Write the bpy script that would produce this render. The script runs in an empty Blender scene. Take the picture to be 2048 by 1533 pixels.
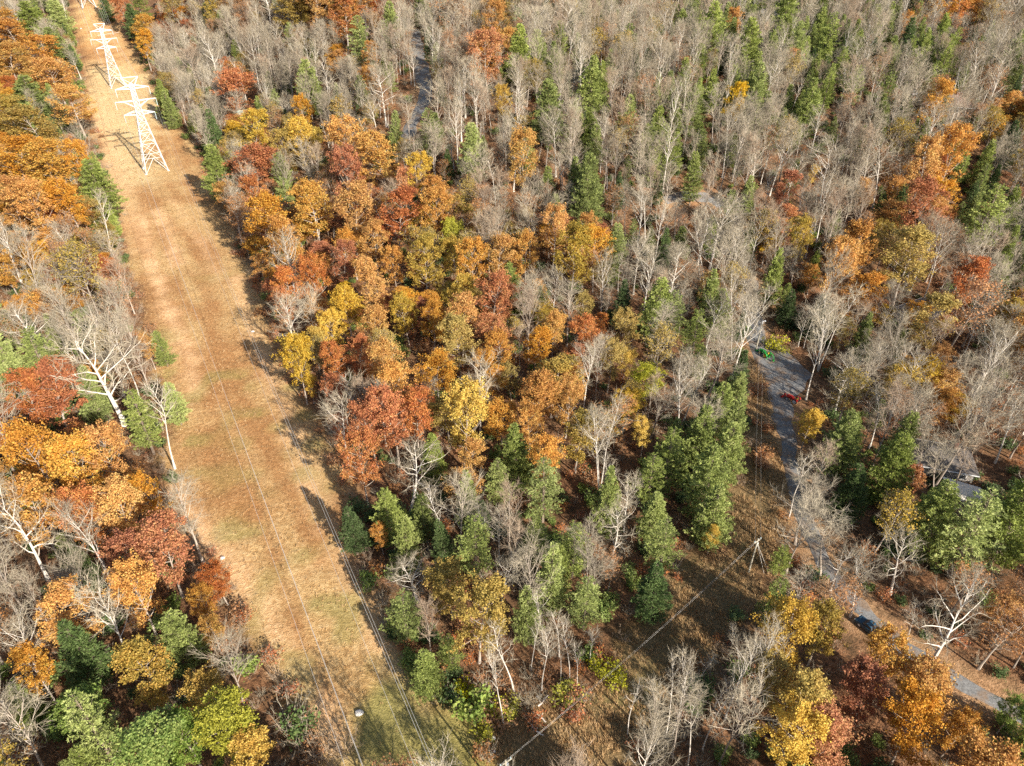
import bpy, math, random
import numpy as np
from mathutils import Vector, Matrix, Quaternion

R = math.radians
SC = bpy.context.scene
# ------------------------------------------------------------------ camera, sky, sun, exposure
HC = 110.0
PITCH = R(35.0)
FPX, CX, CY = 1400.0, 1024.0, 766.5
cam_d = bpy.data.cameras.new("camera")
cam_d.sensor_width = 36.0
cam_d.lens = FPX / 2048 * 36
cam_d.clip_end = 5000
cam = bpy.data.objects.new("camera", cam_d)
cam.location = (0, 0, HC)
cam.rotation_euler = (R(90) - PITCH, 0, 0)
SC.collection.objects.link(cam)
SC.camera = cam

SUN_EL, SUN_AZ = 27.5, 39.0          # shadows run away from the camera, SUN_AZ degrees to the left
W = bpy.data.worlds.new("World")
SC.world = W
W.use_nodes = True
nt = W.node_tree
bg = nt.nodes["Background"]
sky = nt.nodes.new("ShaderNodeTexSky")
sky.sky_type = 'NISHITA'
sky.sun_disc = False
sky.sun_elevation = R(SUN_EL)
sky.sun_rotation = R(180 - SUN_AZ)
nt.links.new(sky.outputs[0], bg.inputs[0])
bg.inputs[1].default_value = 0.085
sl = bpy.data.lights.new("sun", 'SUN')
sl.energy = 5.0
sl.angle = R(0.5)
sl.color = (1.0, 0.93, 0.82)
sun = bpy.data.objects.new("sun", sl)
a, e = R(SUN_AZ), R(SUN_EL)
sun.rotation_euler = Vector((-math.sin(a) * math.cos(e), math.cos(a) * math.cos(e), -math.sin(e))).to_track_quat('-Z', 'Y').to_euler()
sun.location = (0, 0, 300)
SC.collection.objects.link(sun)
SC.view_settings.view_transform = 'Standard'
SC.view_settings.look = 'None'
SC.view_settings.exposure = 1.08
SC.view_settings.gamma = 1
SC.cycles.use_denoising = False
SC.cycles.max_bounces = 6
SC.cycles.diffuse_bounces = 3
SC.cycles.transmission_bounces = 3

COL = SC.collection
rng = np.random.default_rng(7)
random.seed(7)

# ------------------------------------------------------------------ terrain
def ss(a, b, x):
    t = np.clip((x - a) / (b - a), 0, 1)
    return t * t * (3 - 2 * t)

def terr(x, y):
    x = np.asarray(x, float); y = np.asarray(y, float)
    Y = y / HC; X = x / HC
    b = .857 * X + .515 * Y
    L = .07 * ss(3.1, 4.4, Y) + .36 * ss(4.3, 6.2, Y)
    Rr = .40 * ss(1.5, 3.2, Y) + .30 * ss(3.0, 5.0, Y)
    t = ss(.5, 1.35, b)
    z = (L * (1 - t) + Rr * t) * HC
    z = z + .5 * np.sin(x * .045 + 1) * np.cos(y * .038) + .25 * np.sin(x * .13 + y * .09)
    return z

CP, SP = math.cos(PITCH), math.sin(PITCH)
TS = np.arange(70.0, 1200.0, .5)
def ray(px, py):
    u = (px - CX) / FPX; v = (py - CY) / FPX
    return np.array([u, CP - v * SP, -(SP + v * CP)])      # per unit of depth
def hit(px, py, up=0.0):
    d = ray(px, py)
    P = TS[:, None] * d[None, :]
    P[:, 2] += HC
    dz = P[:, 2] - (terr(P[:, 0], P[:, 1]) + up)
    k = np.argmax(dz < 0)
    if dz[k] >= 0: k = len(TS) - 1
    k = max(k, 1)
    f = dz[k - 1] / (dz[k - 1] - dz[k] + 1e-9)
    p = P[k - 1] * (1 - f) + P[k] * f
    return p, TS[k - 1] + .5 * f
def proj(x, y, z):
    zz = z - HC
    dep = y * CP - zz * SP
    up = y * SP + zz * CP
    return CX + FPX * x / dep, CY - FPX * up / dep, dep

def ground_pts(pts):
    return np.array([hit(*p)[0][:2] for p in pts])

def inside(poly, x, y):
    c = np.zeros(x.shape, bool)
    n = len(poly); j = n - 1
    for i in range(n):
        xi, yi = poly[i]; xj, yj = poly[j]
        m = ((yi > y) != (yj > y)) & (x < (xj - xi) * (y - yi) / (yj - yi + 1e-12) + xi)
        c ^= m
        j = i
    return c
def dist_line(pts, x, y, closed=False):
    d = np.full(x.shape, 1e9)
    n = len(pts)
    for i in range(n if closed else n - 1):
        ax, ay = pts[i]; bx, by = pts[(i + 1) % n]
        vx, vy = bx - ax, by - ay
        t = np.clip(((x - ax) * vx + (y - ay) * vy) / (vx * vx + vy * vy + 1e-9), 0, 1)
        d = np.minimum(d, np.hypot(x - ax - t * vx, y - ay - t * vy))
    return d
def sdist(poly, x, y):
    d = dist_line(poly, x, y, True)
    return np.where(inside(poly, x, y), d, -d)

PX_CLEAR = [(1085, 1650), (985, 1533), (905, 1400), (820, 1330), (770, 1230), (705, 1100), (690, 950), (630, 840), (570, 720), (520, 600), (480, 500), (450, 400), (405, 310), (335, 215), (295, 150), (270, 95), (232, 40), (220, -6),
            (146, -6), (150, 60), (164, 130), (180, 230), (208, 350), (238, 440), (262, 560), (300, 690), (330, 790), (322, 900), (365, 1000), (430, 1120), (520, 1290), (590, 1430), (625, 1533), (690, 1660)]
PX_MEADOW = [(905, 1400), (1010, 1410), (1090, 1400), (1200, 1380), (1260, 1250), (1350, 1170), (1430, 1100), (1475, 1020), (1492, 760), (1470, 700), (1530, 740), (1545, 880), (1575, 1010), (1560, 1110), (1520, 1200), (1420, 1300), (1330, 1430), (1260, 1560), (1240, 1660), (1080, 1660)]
PX_ROADS = {
    'gravel_road': ([(1502, 560), (1506, 640), (1520, 700), (1550, 770), (1568, 850), (1582, 930), (1600, 1000), (1632, 1090), (1680, 1170), (1745, 1240), (1830, 1308), (1930, 1370), (2060, 1440), (2160, 1500)], 3.0),
    'gravel_lane': ([(826, 60), (834, 100), (846, 150), (852, 190), (838, 225), (822, 250), (812, 280)], 3.6),
    'driveway': ([(1330, 402), (1380, 392), (1430, 402), (1462, 420), (1475, 450)], 2.5),
}
PARK = [(1500, 690), (1540, 678), (1590, 715), (1622, 752), (1600, 790), (1570, 800), (1540, 760)]
W_CLEAR = ground_pts(PX_CLEAR)
W_MEADOW = ground_pts(PX_MEADOW)
W_ROADS = {k: (ground_pts(v[0]), v[1]) for k, v in PX_ROADS.items()}
W_PARK = ground_pts(PARK)
PATHS = [([(352, 985), (400, 1050), (450, 1120), (505, 1195), (560, 1290), (610, 1370), (660, 1470), (700, 1560)], 3.6, 1.),
         ([(470, 560), (520, 700), (560, 800), (600, 900), (650, 1040), (700, 1150), (755, 1270), (800, 1370), (850, 1450)], 3.2, .7),
         ([(285, 440), (300, 520), (335, 620), (372, 690), (385, 740), (392, 790)], 3.0, .95),
         ([(345, 400), (400, 480), (440, 560)], 2.4, .5), ([(315, 420), (345, 490), (352, 530)], 3.4, .9),
         ([(190, 200), (215, 300), (250, 400), (290, 500)], 7, .6), ([(640, 1100), (600, 1160), (570, 1110)], 1.6, .3)]
W_PATHS = [(ground_pts(p), w, s) for p, w, s in PATHS]
W_GREEN = ground_pts([(640, 1660), (700, 1440), (790, 1360), (850, 1370), (930, 1440), (1000, 1560), (1050, 1660)])
W_PALE = ground_pts([(170, 120), (290, 150), (335, 240), (300, 300), (330, 360), (250, 380), (200, 320), (165, 200)])
W_LANEGRASS = ground_pts([(640, 250), (720, 262), (800, 290), (840, 320), (810, 335), (740, 305), (660, 285)])

# ------------------------------------------------------------------ materials
def new_mat(name):
    m = bpy.data.materials.new(name); m.use_nodes = True
    n = m.node_tree; b = n.nodes['Principled BSDF']
    b.inputs['Roughness'].default_value = .85
    b.inputs['Specular IOR Level'].default_value = .2
    return m, n, b
def N(n, t, **kw):
    x = n.nodes.new(t)
    for k, v in kw.items(): setattr(x, k, v)
    return x
def noise(n, scale, detail=4, rough=.6, vec=None):
    x = N(n, 'ShaderNodeTexNoise')
    x.inputs['Scale'].default_value = scale; x.inputs['Detail'].default_value = detail; x.inputs['Roughness'].default_value = rough
    if vec is not None: n.links.new(vec, x.inputs['Vector'])
    return x.outputs['Fac']
def ramp(n, fac, cols, lo=0., hi=1.):
    r = N(n, 'ShaderNodeValToRGB')
    k = len(cols)
    els = r.color_ramp.elements
    while len(els) < k: els.new(.5)
    for i, c in enumerate(cols):
        els[i].position = lo + (hi - lo) * i / max(1, k - 1); els[i].color = (*c, 1)
    n.links.new(fac, r.inputs[0])
    return r.outputs[0]
def math_(n, op, a, b=None, c=None):
    x = N(n, 'ShaderNodeMath', operation=op)
    for i, v in enumerate((a, b, c)):
        if v is None: continue
        if isinstance(v, (int, float)): x.inputs[i].default_value = v
        else: n.links.new(v, x.inputs[i])
    return x.outputs[0]
def mixc(n, f, a, b):
    x = N(n, 'ShaderNodeMix', data_type='RGBA')
    for s, v in ((0, f), (6, a), (7, b)):
        if isinstance(v, (int, float)): x.inputs[s].default_value = v
        elif isinstance(v, tuple): x.inputs[s].default_value = (*v, 1)
        else: n.links.new(v, x.inputs[s])
    return x.outputs[2]
def bump(n, b, h, strength, dist):
    x = N(n, 'ShaderNodeBump'); x.inputs['Strength'].default_value = strength; x.inputs['Distance'].default_value = dist
    n.links.new(h, x.inputs['Height']); n.links.new(x.outputs[0], b.inputs['Normal'])
def plain(name, c, rough=.6, metal=0., sc=3., var=.25):
    m, n, b = new_mat(name)
    tc = N(n, 'ShaderNodeTexCoord').outputs['Object']
    f = noise(n, sc, 5, .6, tc)
    n.links.new(ramp(n, f, [tuple(v * (1 - var) for v in c), c, tuple(min(1, v * (1 + var * .6)) for v in c)], .25, .75), b.inputs['Base Color'])
    b.inputs['Roughness'].default_value = rough; b.inputs['Metallic'].default_value = metal
    return m
def leafmat(name, cols, trans=.3):
    """cols: ramp of leaf colours; varied leaf by leaf, clump by clump and tree by tree"""
    m, n, b = new_mat(name)
    at = N(n, 'ShaderNodeAttribute', attribute_name='rnd').outputs['Fac']
    tc = N(n, 'ShaderNodeTexCoord').outputs['Object']
    oi = N(n, 'ShaderNodeObjectInfo').outputs['Random']
    f = noise(n, .32, 3, .6, tc)
    s = math_(n, 'MULTIPLY', at, .55)
    s = math_(n, 'MULTIPLY_ADD', f, 1.2, s)
    s = math_(n, 'MULTIPLY_ADD', oi, .30, s)
    s = math_(n, 'SUBTRACT', s, .51)
    c = ramp(n, s, cols)
    hv = N(n, 'ShaderNodeHueSaturation')
    n.links.new(c, hv.inputs['Color'])
    n.links.new(math_(n, 'MULTIPLY_ADD', math_(n, 'FRACT', math_(n, 'MULTIPLY', oi, 7.3)), .28, .88), hv.inputs['Value'])
    n.links.new(math_(n, 'MULTIPLY_ADD', math_(n, 'FRACT', math_(n, 'MULTIPLY', oi, 13.7)), .16, .95), hv.inputs['Saturation'])
    c = hv.outputs[0]
    n.links.new(c, b.inputs['Base Color'])
    b.inputs['Roughness'].default_value = .6
    tr = N(n, 'ShaderNodeBsdfTranslucent'); n.links.new(c, tr.inputs[0])
    mx = N(n, 'ShaderNodeMixShader'); mx.inputs[0].default_value = trans
    n.links.new(b.outputs[0], mx.inputs[1]); n.links.new(tr.outputs[0], mx.inputs[2])
    n.links.new(mx.outputs[0], n.nodes['Material Output'].inputs[0])
    return m
def barkmat(name, c0, c1):
    m, n, b = new_mat(name)
    tc = N(n, 'ShaderNodeTexCoord').outputs['Object']
    oi = N(n, 'ShaderNodeObjectInfo').outputs['Random']
    f = noise(n, 1.6, 4, .7, tc)
    s = math_(n, 'MULTIPLY_ADD', oi, .5, math_(n, 'MULTIPLY_ADD', f, .9, -.2))
    n.links.new(ramp(n, s, [c0, c1]), b.inputs['Base Color'])
    return m

M = {}
M['or'] = leafmat('orange leaves', [(.32, .135, .040), (.50, .24, .068), (.61, .35, .10), (.54, .40, .12)])
M['ru'] = leafmat('rust red leaves', [(.24, .080, .040), (.42, .15, .070), (.54, .24, .10), (.56, .34, .12)])
M['go'] = leafmat('golden leaves', [(.36, .20, .035), (.53, .33, .060), (.64, .45, .10), (.55, .45, .11)])
M['ol'] = leafmat('olive orange leaves', [(.20, .17, .045), (.34, .25, .070), (.46, .33, .09), (.54, .31, .09)])
M['lg'] = leafmat('yellow green leaves', [(.26, .26, .035), (.40, .38, .045), (.50, .46, .06)])
M['gr'] = leafmat('green leaves', [(.085, .13, .03), (.16, .23, .055), (.27, .33, .09), (.36, .38, .12)])
M['sc'] = leafmat('faded russet leaves', [(.26, .12, .055), (.40, .20, .09), (.50, .27, .12)])
M['pi'] = leafmat('pine needles', [(.10, .12, .035), (.21, .25, .070), (.34, .385, .115), (.48, .51, .19)], .22)
M['dk'] = leafmat('dark pine needles', [(.045, .075, .026), (.10, .145, .050), (.17, .22, .080)], .2)
M['bark'] = barkmat('grey bark', (.24, .19, .15), (.46, .39, .32))
M['pale'] = barkmat('pale bark', (.50, .44, .37), (.72, .66, .58))
M['brown'] = barkmat('brown bark', (.13, .10, .075), (.26, .20, .15))
M['twig'] = barkmat('grey twigs', (.21, .175, .125), (.45, .385, .28))
M['twigr'] = barkmat('reddish twigs', (.24, .17, .12), (.42, .32, .22))
M['steel'] = plain('galvanised steel', (.66, .66, .65), .5, .0, 1.5, .1)
M['insul'] = plain('grey insulator', (.42, .50, .50), .35, 0, 4, .15)
M['wire'] = plain('aluminium wire', (.62, .58, .52), .5, .0, .5, .1)
M['pole'] = plain('weathered pole wood', (.40, .36, .28), .8, 0, 2, .3)

# ------------------------------------------------------------------ mesh helpers
class MB:
    def __init__(s): s.v = []; s.f = []; s.n = 0; s.q = []
    def add(s, v, f):
        s.v.append(np.asarray(v, float)); s.f += [tuple(i + s.n for i in q) for q in f]; s.n += len(v)
    def tube(s, pts, rad, n=4, cap=True):
        pts = np.asarray(pts, float); k = len(pts)
        d = np.gradient(pts, axis=0); d /= np.linalg.norm(d, axis=1)[:, None] + 1e-9
        ref = np.array([0, 0, 1.]) if abs(d[0][2]) < .9 else np.array([1., 0, 0])
        V = []
        for i in range(k):
            a = np.cross(d[i], ref); a /= np.linalg.norm(a) + 1e-9
            b = np.cross(d[i], a)
            for j in range(n):
                t = 2 * math.pi * j / n
                V.append(pts[i] + rad[i] * (math.cos(t) * a + math.sin(t) * b))
        F = []
        for i in range(k - 1):
            for j in range(n):
                F.append((i * n + j, i * n + (j + 1) % n, (i + 1) * n + (j + 1) % n, (i + 1) * n + j))
        if cap:
            F.append(tuple(range(n - 1, -1, -1))); F.append(tuple((k - 1) * n + j for j in range(n)))
        s.add(V, F)
    def spike(s, p, q, r):
        d = q - p; L = np.linalg.norm(d) + 1e-9; d = d / L
        a = np.cross(d, (.3, .5, .8)); a /= np.linalg.norm(a) + 1e-9; b = np.cross(d, a)
        s.add([p + r * a, p + r * (-.5 * a + .87 * b), p + r * (-.5 * a - .87 * b), q], [(0, 1, 3), (1, 2, 3), (2, 0, 3)])
    def box(s, c, size, rz=0., M4=None):
        x, y, z = [v / 2 for v in size]
        V = np.array([(i * x, j * y, k * z) for k in (-1, 1) for j in (-1, 1) for i in (-1, 1)], float)
        cs, sn = math.cos(rz), math.sin(rz)
        V = np.c_[V[:, 0] * cs - V[:, 1] * sn, V[:, 0] * sn + V[:, 1] * cs, V[:, 2]] + np.asarray(c, float)
        s.add(V, [(0, 2, 3, 1), (4, 5, 7, 6), (0, 1, 5, 4), (2, 6, 7, 3), (0, 4, 6, 2), (1, 3, 7, 5)])
    def beam(s, p, q, w):
        s.tube([p, q], [w * .707, w * .707], 4)
    def mesh(s, name, mat, smooth=False, rnd=False):
        me = bpy.data.meshes.new(name)
        V = np.concatenate(s.v) if s.v else np.zeros((0, 3))
        me.from_pydata(V.tolist(), [], s.f)
        if smooth: me.polygons.foreach_set('use_smooth', [True] * len(me.polygons))
        if rnd: add_rnd(me)
        me.materials.append(mat); me.update()
        return me

def add_rnd(me, per=1):
    n = len(me.polygons)
    at = me.attributes.new('rnd', 'FLOAT', 'FACE')
    v = rng.random((n + per - 1) // per).repeat(per)[:n]
    at.data.foreach_set('value', v.astype(np.float32))
def mesh_np(name, V, k, mat, per=1):
    """V: (nf*k,3) unshared faces of k corners"""
    nf = len(V) // k
    me = bpy.data.meshes.new(name)
    me.vertices.add(nf * k); me.vertices.foreach_set('co', V.astype(np.float32).ravel())
    me.loops.add(nf * k); me.loops.foreach_set('vertex_index', np.arange(nf * k, dtype=np.int32))
    me.polygons.add(nf)
    me.polygons.foreach_set('loop_start', np.arange(0, nf * k, k, dtype=np.int32))
    me.polygons.foreach_set('loop_total', np.full(nf, k, np.int32))
    add_rnd(me, per)
    me.materials.append(mat); me.update(); me.validate()
    return me
def obj(name, me, parent=None, loc=(0, 0, 0)):
    o = bpy.data.objects.new(name, me); COL.objects.link(o); o.location = loc
    if parent is not None: o.parent = parent
    return o
def tag(o, label, cat, group=None, kind=None):
    o['label'] = label
    if cat: o['category'] = cat
    if group: o['group'] = group
    if kind: o['kind'] = kind
    return o
def thing(name, loc, label, cat, rz=0, group=None):
    o = bpy.data.objects.new(name, None); COL.objects.link(o)
    o.location = loc; o.rotation_euler = (0, 0, rz); o.empty_display_size = 1
    return tag(o, label, cat, group)

# ------------------------------------------------------------------ ground
gx = np.concatenate([np.arange(-700, -260, 8.), np.arange(-260, 300, 1.4), np.arange(300, 700, 8.)])
gy = np.concatenate([np.arange(-60, 30, 6.), np.arange(30, 430, 1.4), np.arange(430, 1000, 6.)])
GX, GY = np.meshgrid(gx, gy)
GZ = terr(GX, GY)
def vnoise(x, y, sc, seed):
    r = np.random.default_rng(seed).random((256, 256))
    X = x / sc; Y = y / sc
    i = np.floor(X).astype(int); j = np.floor(Y).astype(int)
    fx = X - i; fy = Y - j; fx = fx * fx * (3 - 2 * fx); fy = fy * fy * (3 - 2 * fy)
    g = lambda a, b: r[a % 256, b % 256]
    return (g(i, j) * (1 - fx) + g(i + 1, j) * fx) * (1 - fy) + (g(i, j + 1) * (1 - fx) + g(i + 1, j + 1) * fx) * fy
wob = (vnoise(GX, GY, 7, 1) - .5) * 7 + (vnoise(GX, GY, 2.5, 2) - .5) * 3
mc = np.clip((sdist(W_CLEAR, GX, GY) + wob) / 4 + .5, 0, 1)
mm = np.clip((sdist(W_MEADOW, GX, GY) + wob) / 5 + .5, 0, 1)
ml = np.clip((sdist(W_LANEGRASS, GX, GY) + wob) / 5 + .5, 0, 1)
mp = np.zeros_like(GX)
wob2 = (vnoise(GX, GY, 3.5, 3) - .5) * 3.2
brk = .65 + .35 * ss(.3, .6, vnoise(GX, GY, 9, 12))
for p, w, s_ in W_PATHS:
    mp = np.maximum(mp, s_ * brk * np.clip(1.1 - (dist_line(p, GX, GY) + wob2) / w, 0, 1))
for k, (p, w) in W_ROADS.items():
    mp = np.maximum(mp, .35 * np.clip(1.5 - (dist_line(p, GX, GY) + wob2) / (w * 1.6), 0, 1))
mg = np.clip((sdist(W_GREEN, GX, GY) + wob) / 6 + .5, 0, 1) * .85
mg = np.maximum(mg, .55 * ss(.56, .82, vnoise(GX, GY, 6, 5)) * ss(.35, .7, vnoise(GX, GY, 22, 6)) * np.clip(mc + mm * .7, 0, 1) * ss(300, 120, GY))
GZ = GZ + (vnoise(GX, GY, 3.1, 8) - .5) * .35
ua = -.515 * GX + .857 * GY; ub = .857 * GX + .515 * GY
stk = .6 * vnoise(ub + 100, ua, 4.5, 31) * 0 + vnoise(ub / 4.0 + 60, ua / 34. + 40, 1., 32) * .55 + vnoise(ub / 1.7 + 60, ua / 15. + 40, 1., 33) * .25 + vnoise(GX, GY, 11, 34) * .35
mpale = np.clip((sdist(W_PALE, GX, GY) + wob * 2) / 16 + .5, 0, 1)
nx, ny = len(gx), len(gy)
idx = np.arange(nx * ny).reshape(ny, nx)
faces = np.stack([idx[:-1, :-1], idx[:-1, 1:], idx[1:, 1:], idx[1:, :-1]], -1).reshape(-1, 4)
me = bpy.data.meshes.new('ground')
me.vertices.add(nx * ny); me.vertices.foreach_set('co', np.stack([GX, GY, GZ], -1).astype(np.float32).ravel())
me.loops.add(faces.size); me.loops.foreach_set('vertex_index', faces.astype(np.int32).ravel())
me.polygons.add(len(faces)); me.polygons.foreach_set('loop_start', np.arange(0, faces.size, 4, dtype=np.int32)); me.polygons.foreach_set('loop_total', np.full(len(faces), 4, np.int32))
me.polygons.foreach_set('use_smooth', np.ones(len(faces), bool))
ca = me.color_attributes.new('mask', 'FLOAT_COLOR', 'POINT')
ca.data.foreach_set('color', np.stack([np.maximum(mc, ml), mp, mg, mm], -1).astype(np.float32).ravel())
a_ = me.attributes.new('streak', 'FLOAT', 'POINT'); a_.data.foreach_set('value', stk.astype(np.float32).ravel())
a_ = me.attributes.new('pale', 'FLOAT', 'POINT'); a_.data.foreach_set('value', mpale.astype(np.float32).ravel())
me.update()
m, n, b = new_mat('ground cover')
at = N(n, 'ShaderNodeAttribute', attribute_name='mask')
sep = N(n, 'ShaderNodeSeparateColor'); n.links.new(at.outputs['Color'], sep.inputs[0])
pos = N(n, 'ShaderNodeNewGeometry').outputs['Position']
fine = noise(n, 1.1, 6, .72, pos); mid = noise(n, .22, 5, .6, pos); big = noise(n, .035, 4, .6, pos); micro = noise(n, 4.0, 3, .7, pos)
sharp = math_(n, 'ADD', math_(n, 'MULTIPLY', fine, .75), math_(n, 'MULTIPLY', micro, .25))
litter = ramp(n, sharp, [(.035, .020, .012), (.14, .068, .034), (.28, .135, .062), (.40, .22, .12)], .36, .64)
litter = mixc(n, math_(n, 'MULTIPLY', ramp(n, mid, [(0, 0, 0), (1, 1, 1)], .4, .65), .45), litter, (.11, .085, .045))
straw = ramp(n, sharp, [(.27, .145, .050), (.46, .275, .110), (.60, .39, .175), (.74, .53, .28)], .33, .67)
rust = ramp(n, sharp, [(.22, .100, .036), (.40, .20, .075), (.56, .31, .13)], .33, .67)
stk_ = N(n, 'ShaderNodeAttribute', attribute_name='streak').outputs['Fac']; pal_ = N(n, 'ShaderNodeAttribute', attribute_name='pale').outputs['Fac']
dry = mixc(n, ramp(n, math_(n, 'ADD', math_(n, 'MULTIPLY', stk_, .75), math_(n, 'MULTIPLY', mid, .4)), [(0, 0, 0), (1, 1, 1)], .52, .78), straw, rust)
pale = mixc(n, math_(n, 'MULTIPLY', pal_, .8), dry, ramp(n, sharp, [(.45, .30, .13), (.68, .50, .25), (.84, .67, .40)], .33, .67))
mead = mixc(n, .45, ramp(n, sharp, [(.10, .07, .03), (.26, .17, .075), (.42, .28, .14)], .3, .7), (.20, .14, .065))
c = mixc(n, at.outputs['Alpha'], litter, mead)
c = mixc(n, sep.outputs[0], c, pale)
c = mixc(n, sep.outputs[1], c, ramp(n, sharp, [(.56, .30, .13), (.76, .46, .23), (.90, .64, .38)], .33, .67))
c = mixc(n, sep.outputs[2], c, ramp(n, sharp, [(.15, .145, .04), (.28, .255, .075), (.42, .36, .13)], .3, .7))
n.links.new(c, b.inputs['Base Color']); b.inputs['Roughness'].default_value = .95
bump(n, b, math_(n, 'ADD', fine, micro), 1.0, .35)
me.materials.append(m)
g = obj('ground', me); tag(g, 'leaf strewn forest floor and the dry grass of the cleared strip', None, kind='structure')

# ---- gravel roads
m, n, b = new_mat('gravel')
pos = N(n, 'ShaderNodeNewGeometry').outputs['Position']
f = noise(n, 2.2, 6, .8, pos); f2 = noise(n, .35, 4, .6, pos)
c = ramp(n, f, [(.11, .108, .105), (.20, .196, .19), (.31, .305, .295)], .3, .7)
c = mixc(n, math_(n, 'MULTIPLY', ramp(n, f2, [(0, 0, 0), (1, 1, 1)], .45, .62), .7), c, (.24, .15, .085))
n.links.new(c, b.inputs['Base Color']); bump(n, b, f, .7, .15)
M['gravel'] = m
def catmull(P, step=2.0):
    P = np.asarray(P); out = []
    Q = np.vstack([2 * P[0] - P[1], P, 2 * P[-1] - P[-2]])
    for i in range(1, len(Q) - 2):
        L = np.linalg.norm(Q[i + 1] - Q[i]); k = max(2, int(L / step))
        for t in np.linspace(0, 1, k, endpoint=False):
            out.append(.5 * ((2 * Q[i]) + (-Q[i - 1] + Q[i + 1]) * t + (2 * Q[i - 1] - 5 * Q[i] + 4 * Q[i + 1] - Q[i + 2]) * t * t + (-Q[i - 1] + 3 * Q[i] - 3 * Q[i + 1] + Q[i + 2]) * t ** 3))
    out.append(P[-1]); return np.array(out)
def road(name, pts, hw0, label):
    c = catmull(pts, 1.5); d = np.gradient(c, axis=0); d /= np.linalg.norm(d, axis=1)[:, None]
    nrm = np.c_[-d[:, 1], d[:, 0]]
    k = 9; V = []
    for i in range(len(c)):
        hw = hw0 * (1 - (.36 * ss(.35, .5, i / len(c)) if name == 'gravel_road' else 0))
        wl = hw + (vnoise(c[i, 0], c[i, 1], 3., 21) - .5) * 1.3; wr = hw + (vnoise(c[i, 0] + 50, c[i, 1], 3., 22) - .5) * 1.3
        for j in range(k):
            t = j / (k - 1) * 2 - 1
            q = c[i] + nrm[i] * t * (wr if t > 0 else wl)
            z = terr(q[0], q[1]) + .20 + .06 * (1 - t * t) - (.30 if abs(t) == 1 else 0)
            V.append((q[0], q[1], z))
    F = [(i * k + j, i * k + j + 1, (i + 1) * k + j + 1, (i + 1) * k + j) for i in range(len(c) - 1) for j in range(k - 1)]
    mb = MB(); mb.add(V, F); me = mb.mesh(name, M['gravel'], True)
    o = obj(name, me); tag(o, label, None, kind='structure'); return o
for k, lab in (('gravel_road', 'grey gravel road running through the woods on the right'), ('gravel_lane', 'pale gravel lane curving through bare woods at the top'), ('driveway', 'short shaded driveway in the woods right of centre')):
    road(k, *W_ROADS[k], lab)
pk = W_PARK; cc = pk.mean(0)
V = [(cc[0], cc[1], terr(*cc) + .27)]; rings = 5
pkd = catmull(np.vstack([pk, pk[:1]]), 1.5)[:-1]
for r_ in range(1, rings + 1):
    for i, p in enumerate(pkd):
        q = cc + (p - cc) * (r_ / rings) * (1 + (.05 * math.sin(i * 1.3) if r_ == rings else 0)); V.append((q[0], q[1], terr(*q) + (.25 if r_ < rings else -.1)))
nn = len(pkd); F = [(0, 1 + i, 1 + (i + 1) % nn) for i in range(nn)]
for r_ in range(rings - 1):
    F += [(1 + r_ * nn + i, 1 + (r_ + 1) * nn + i, 1 + (r_ + 1) * nn + (i + 1) % nn, 1 + r_ * nn + (i + 1) % nn) for i in range(nn)]
mb = MB(); mb.add(V, F); tag(obj('gravel_yard', mb.mesh('gravel_yard', M['gravel'], True)), 'gravel turning area where the tractor is parked', None, kind='structure')

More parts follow.
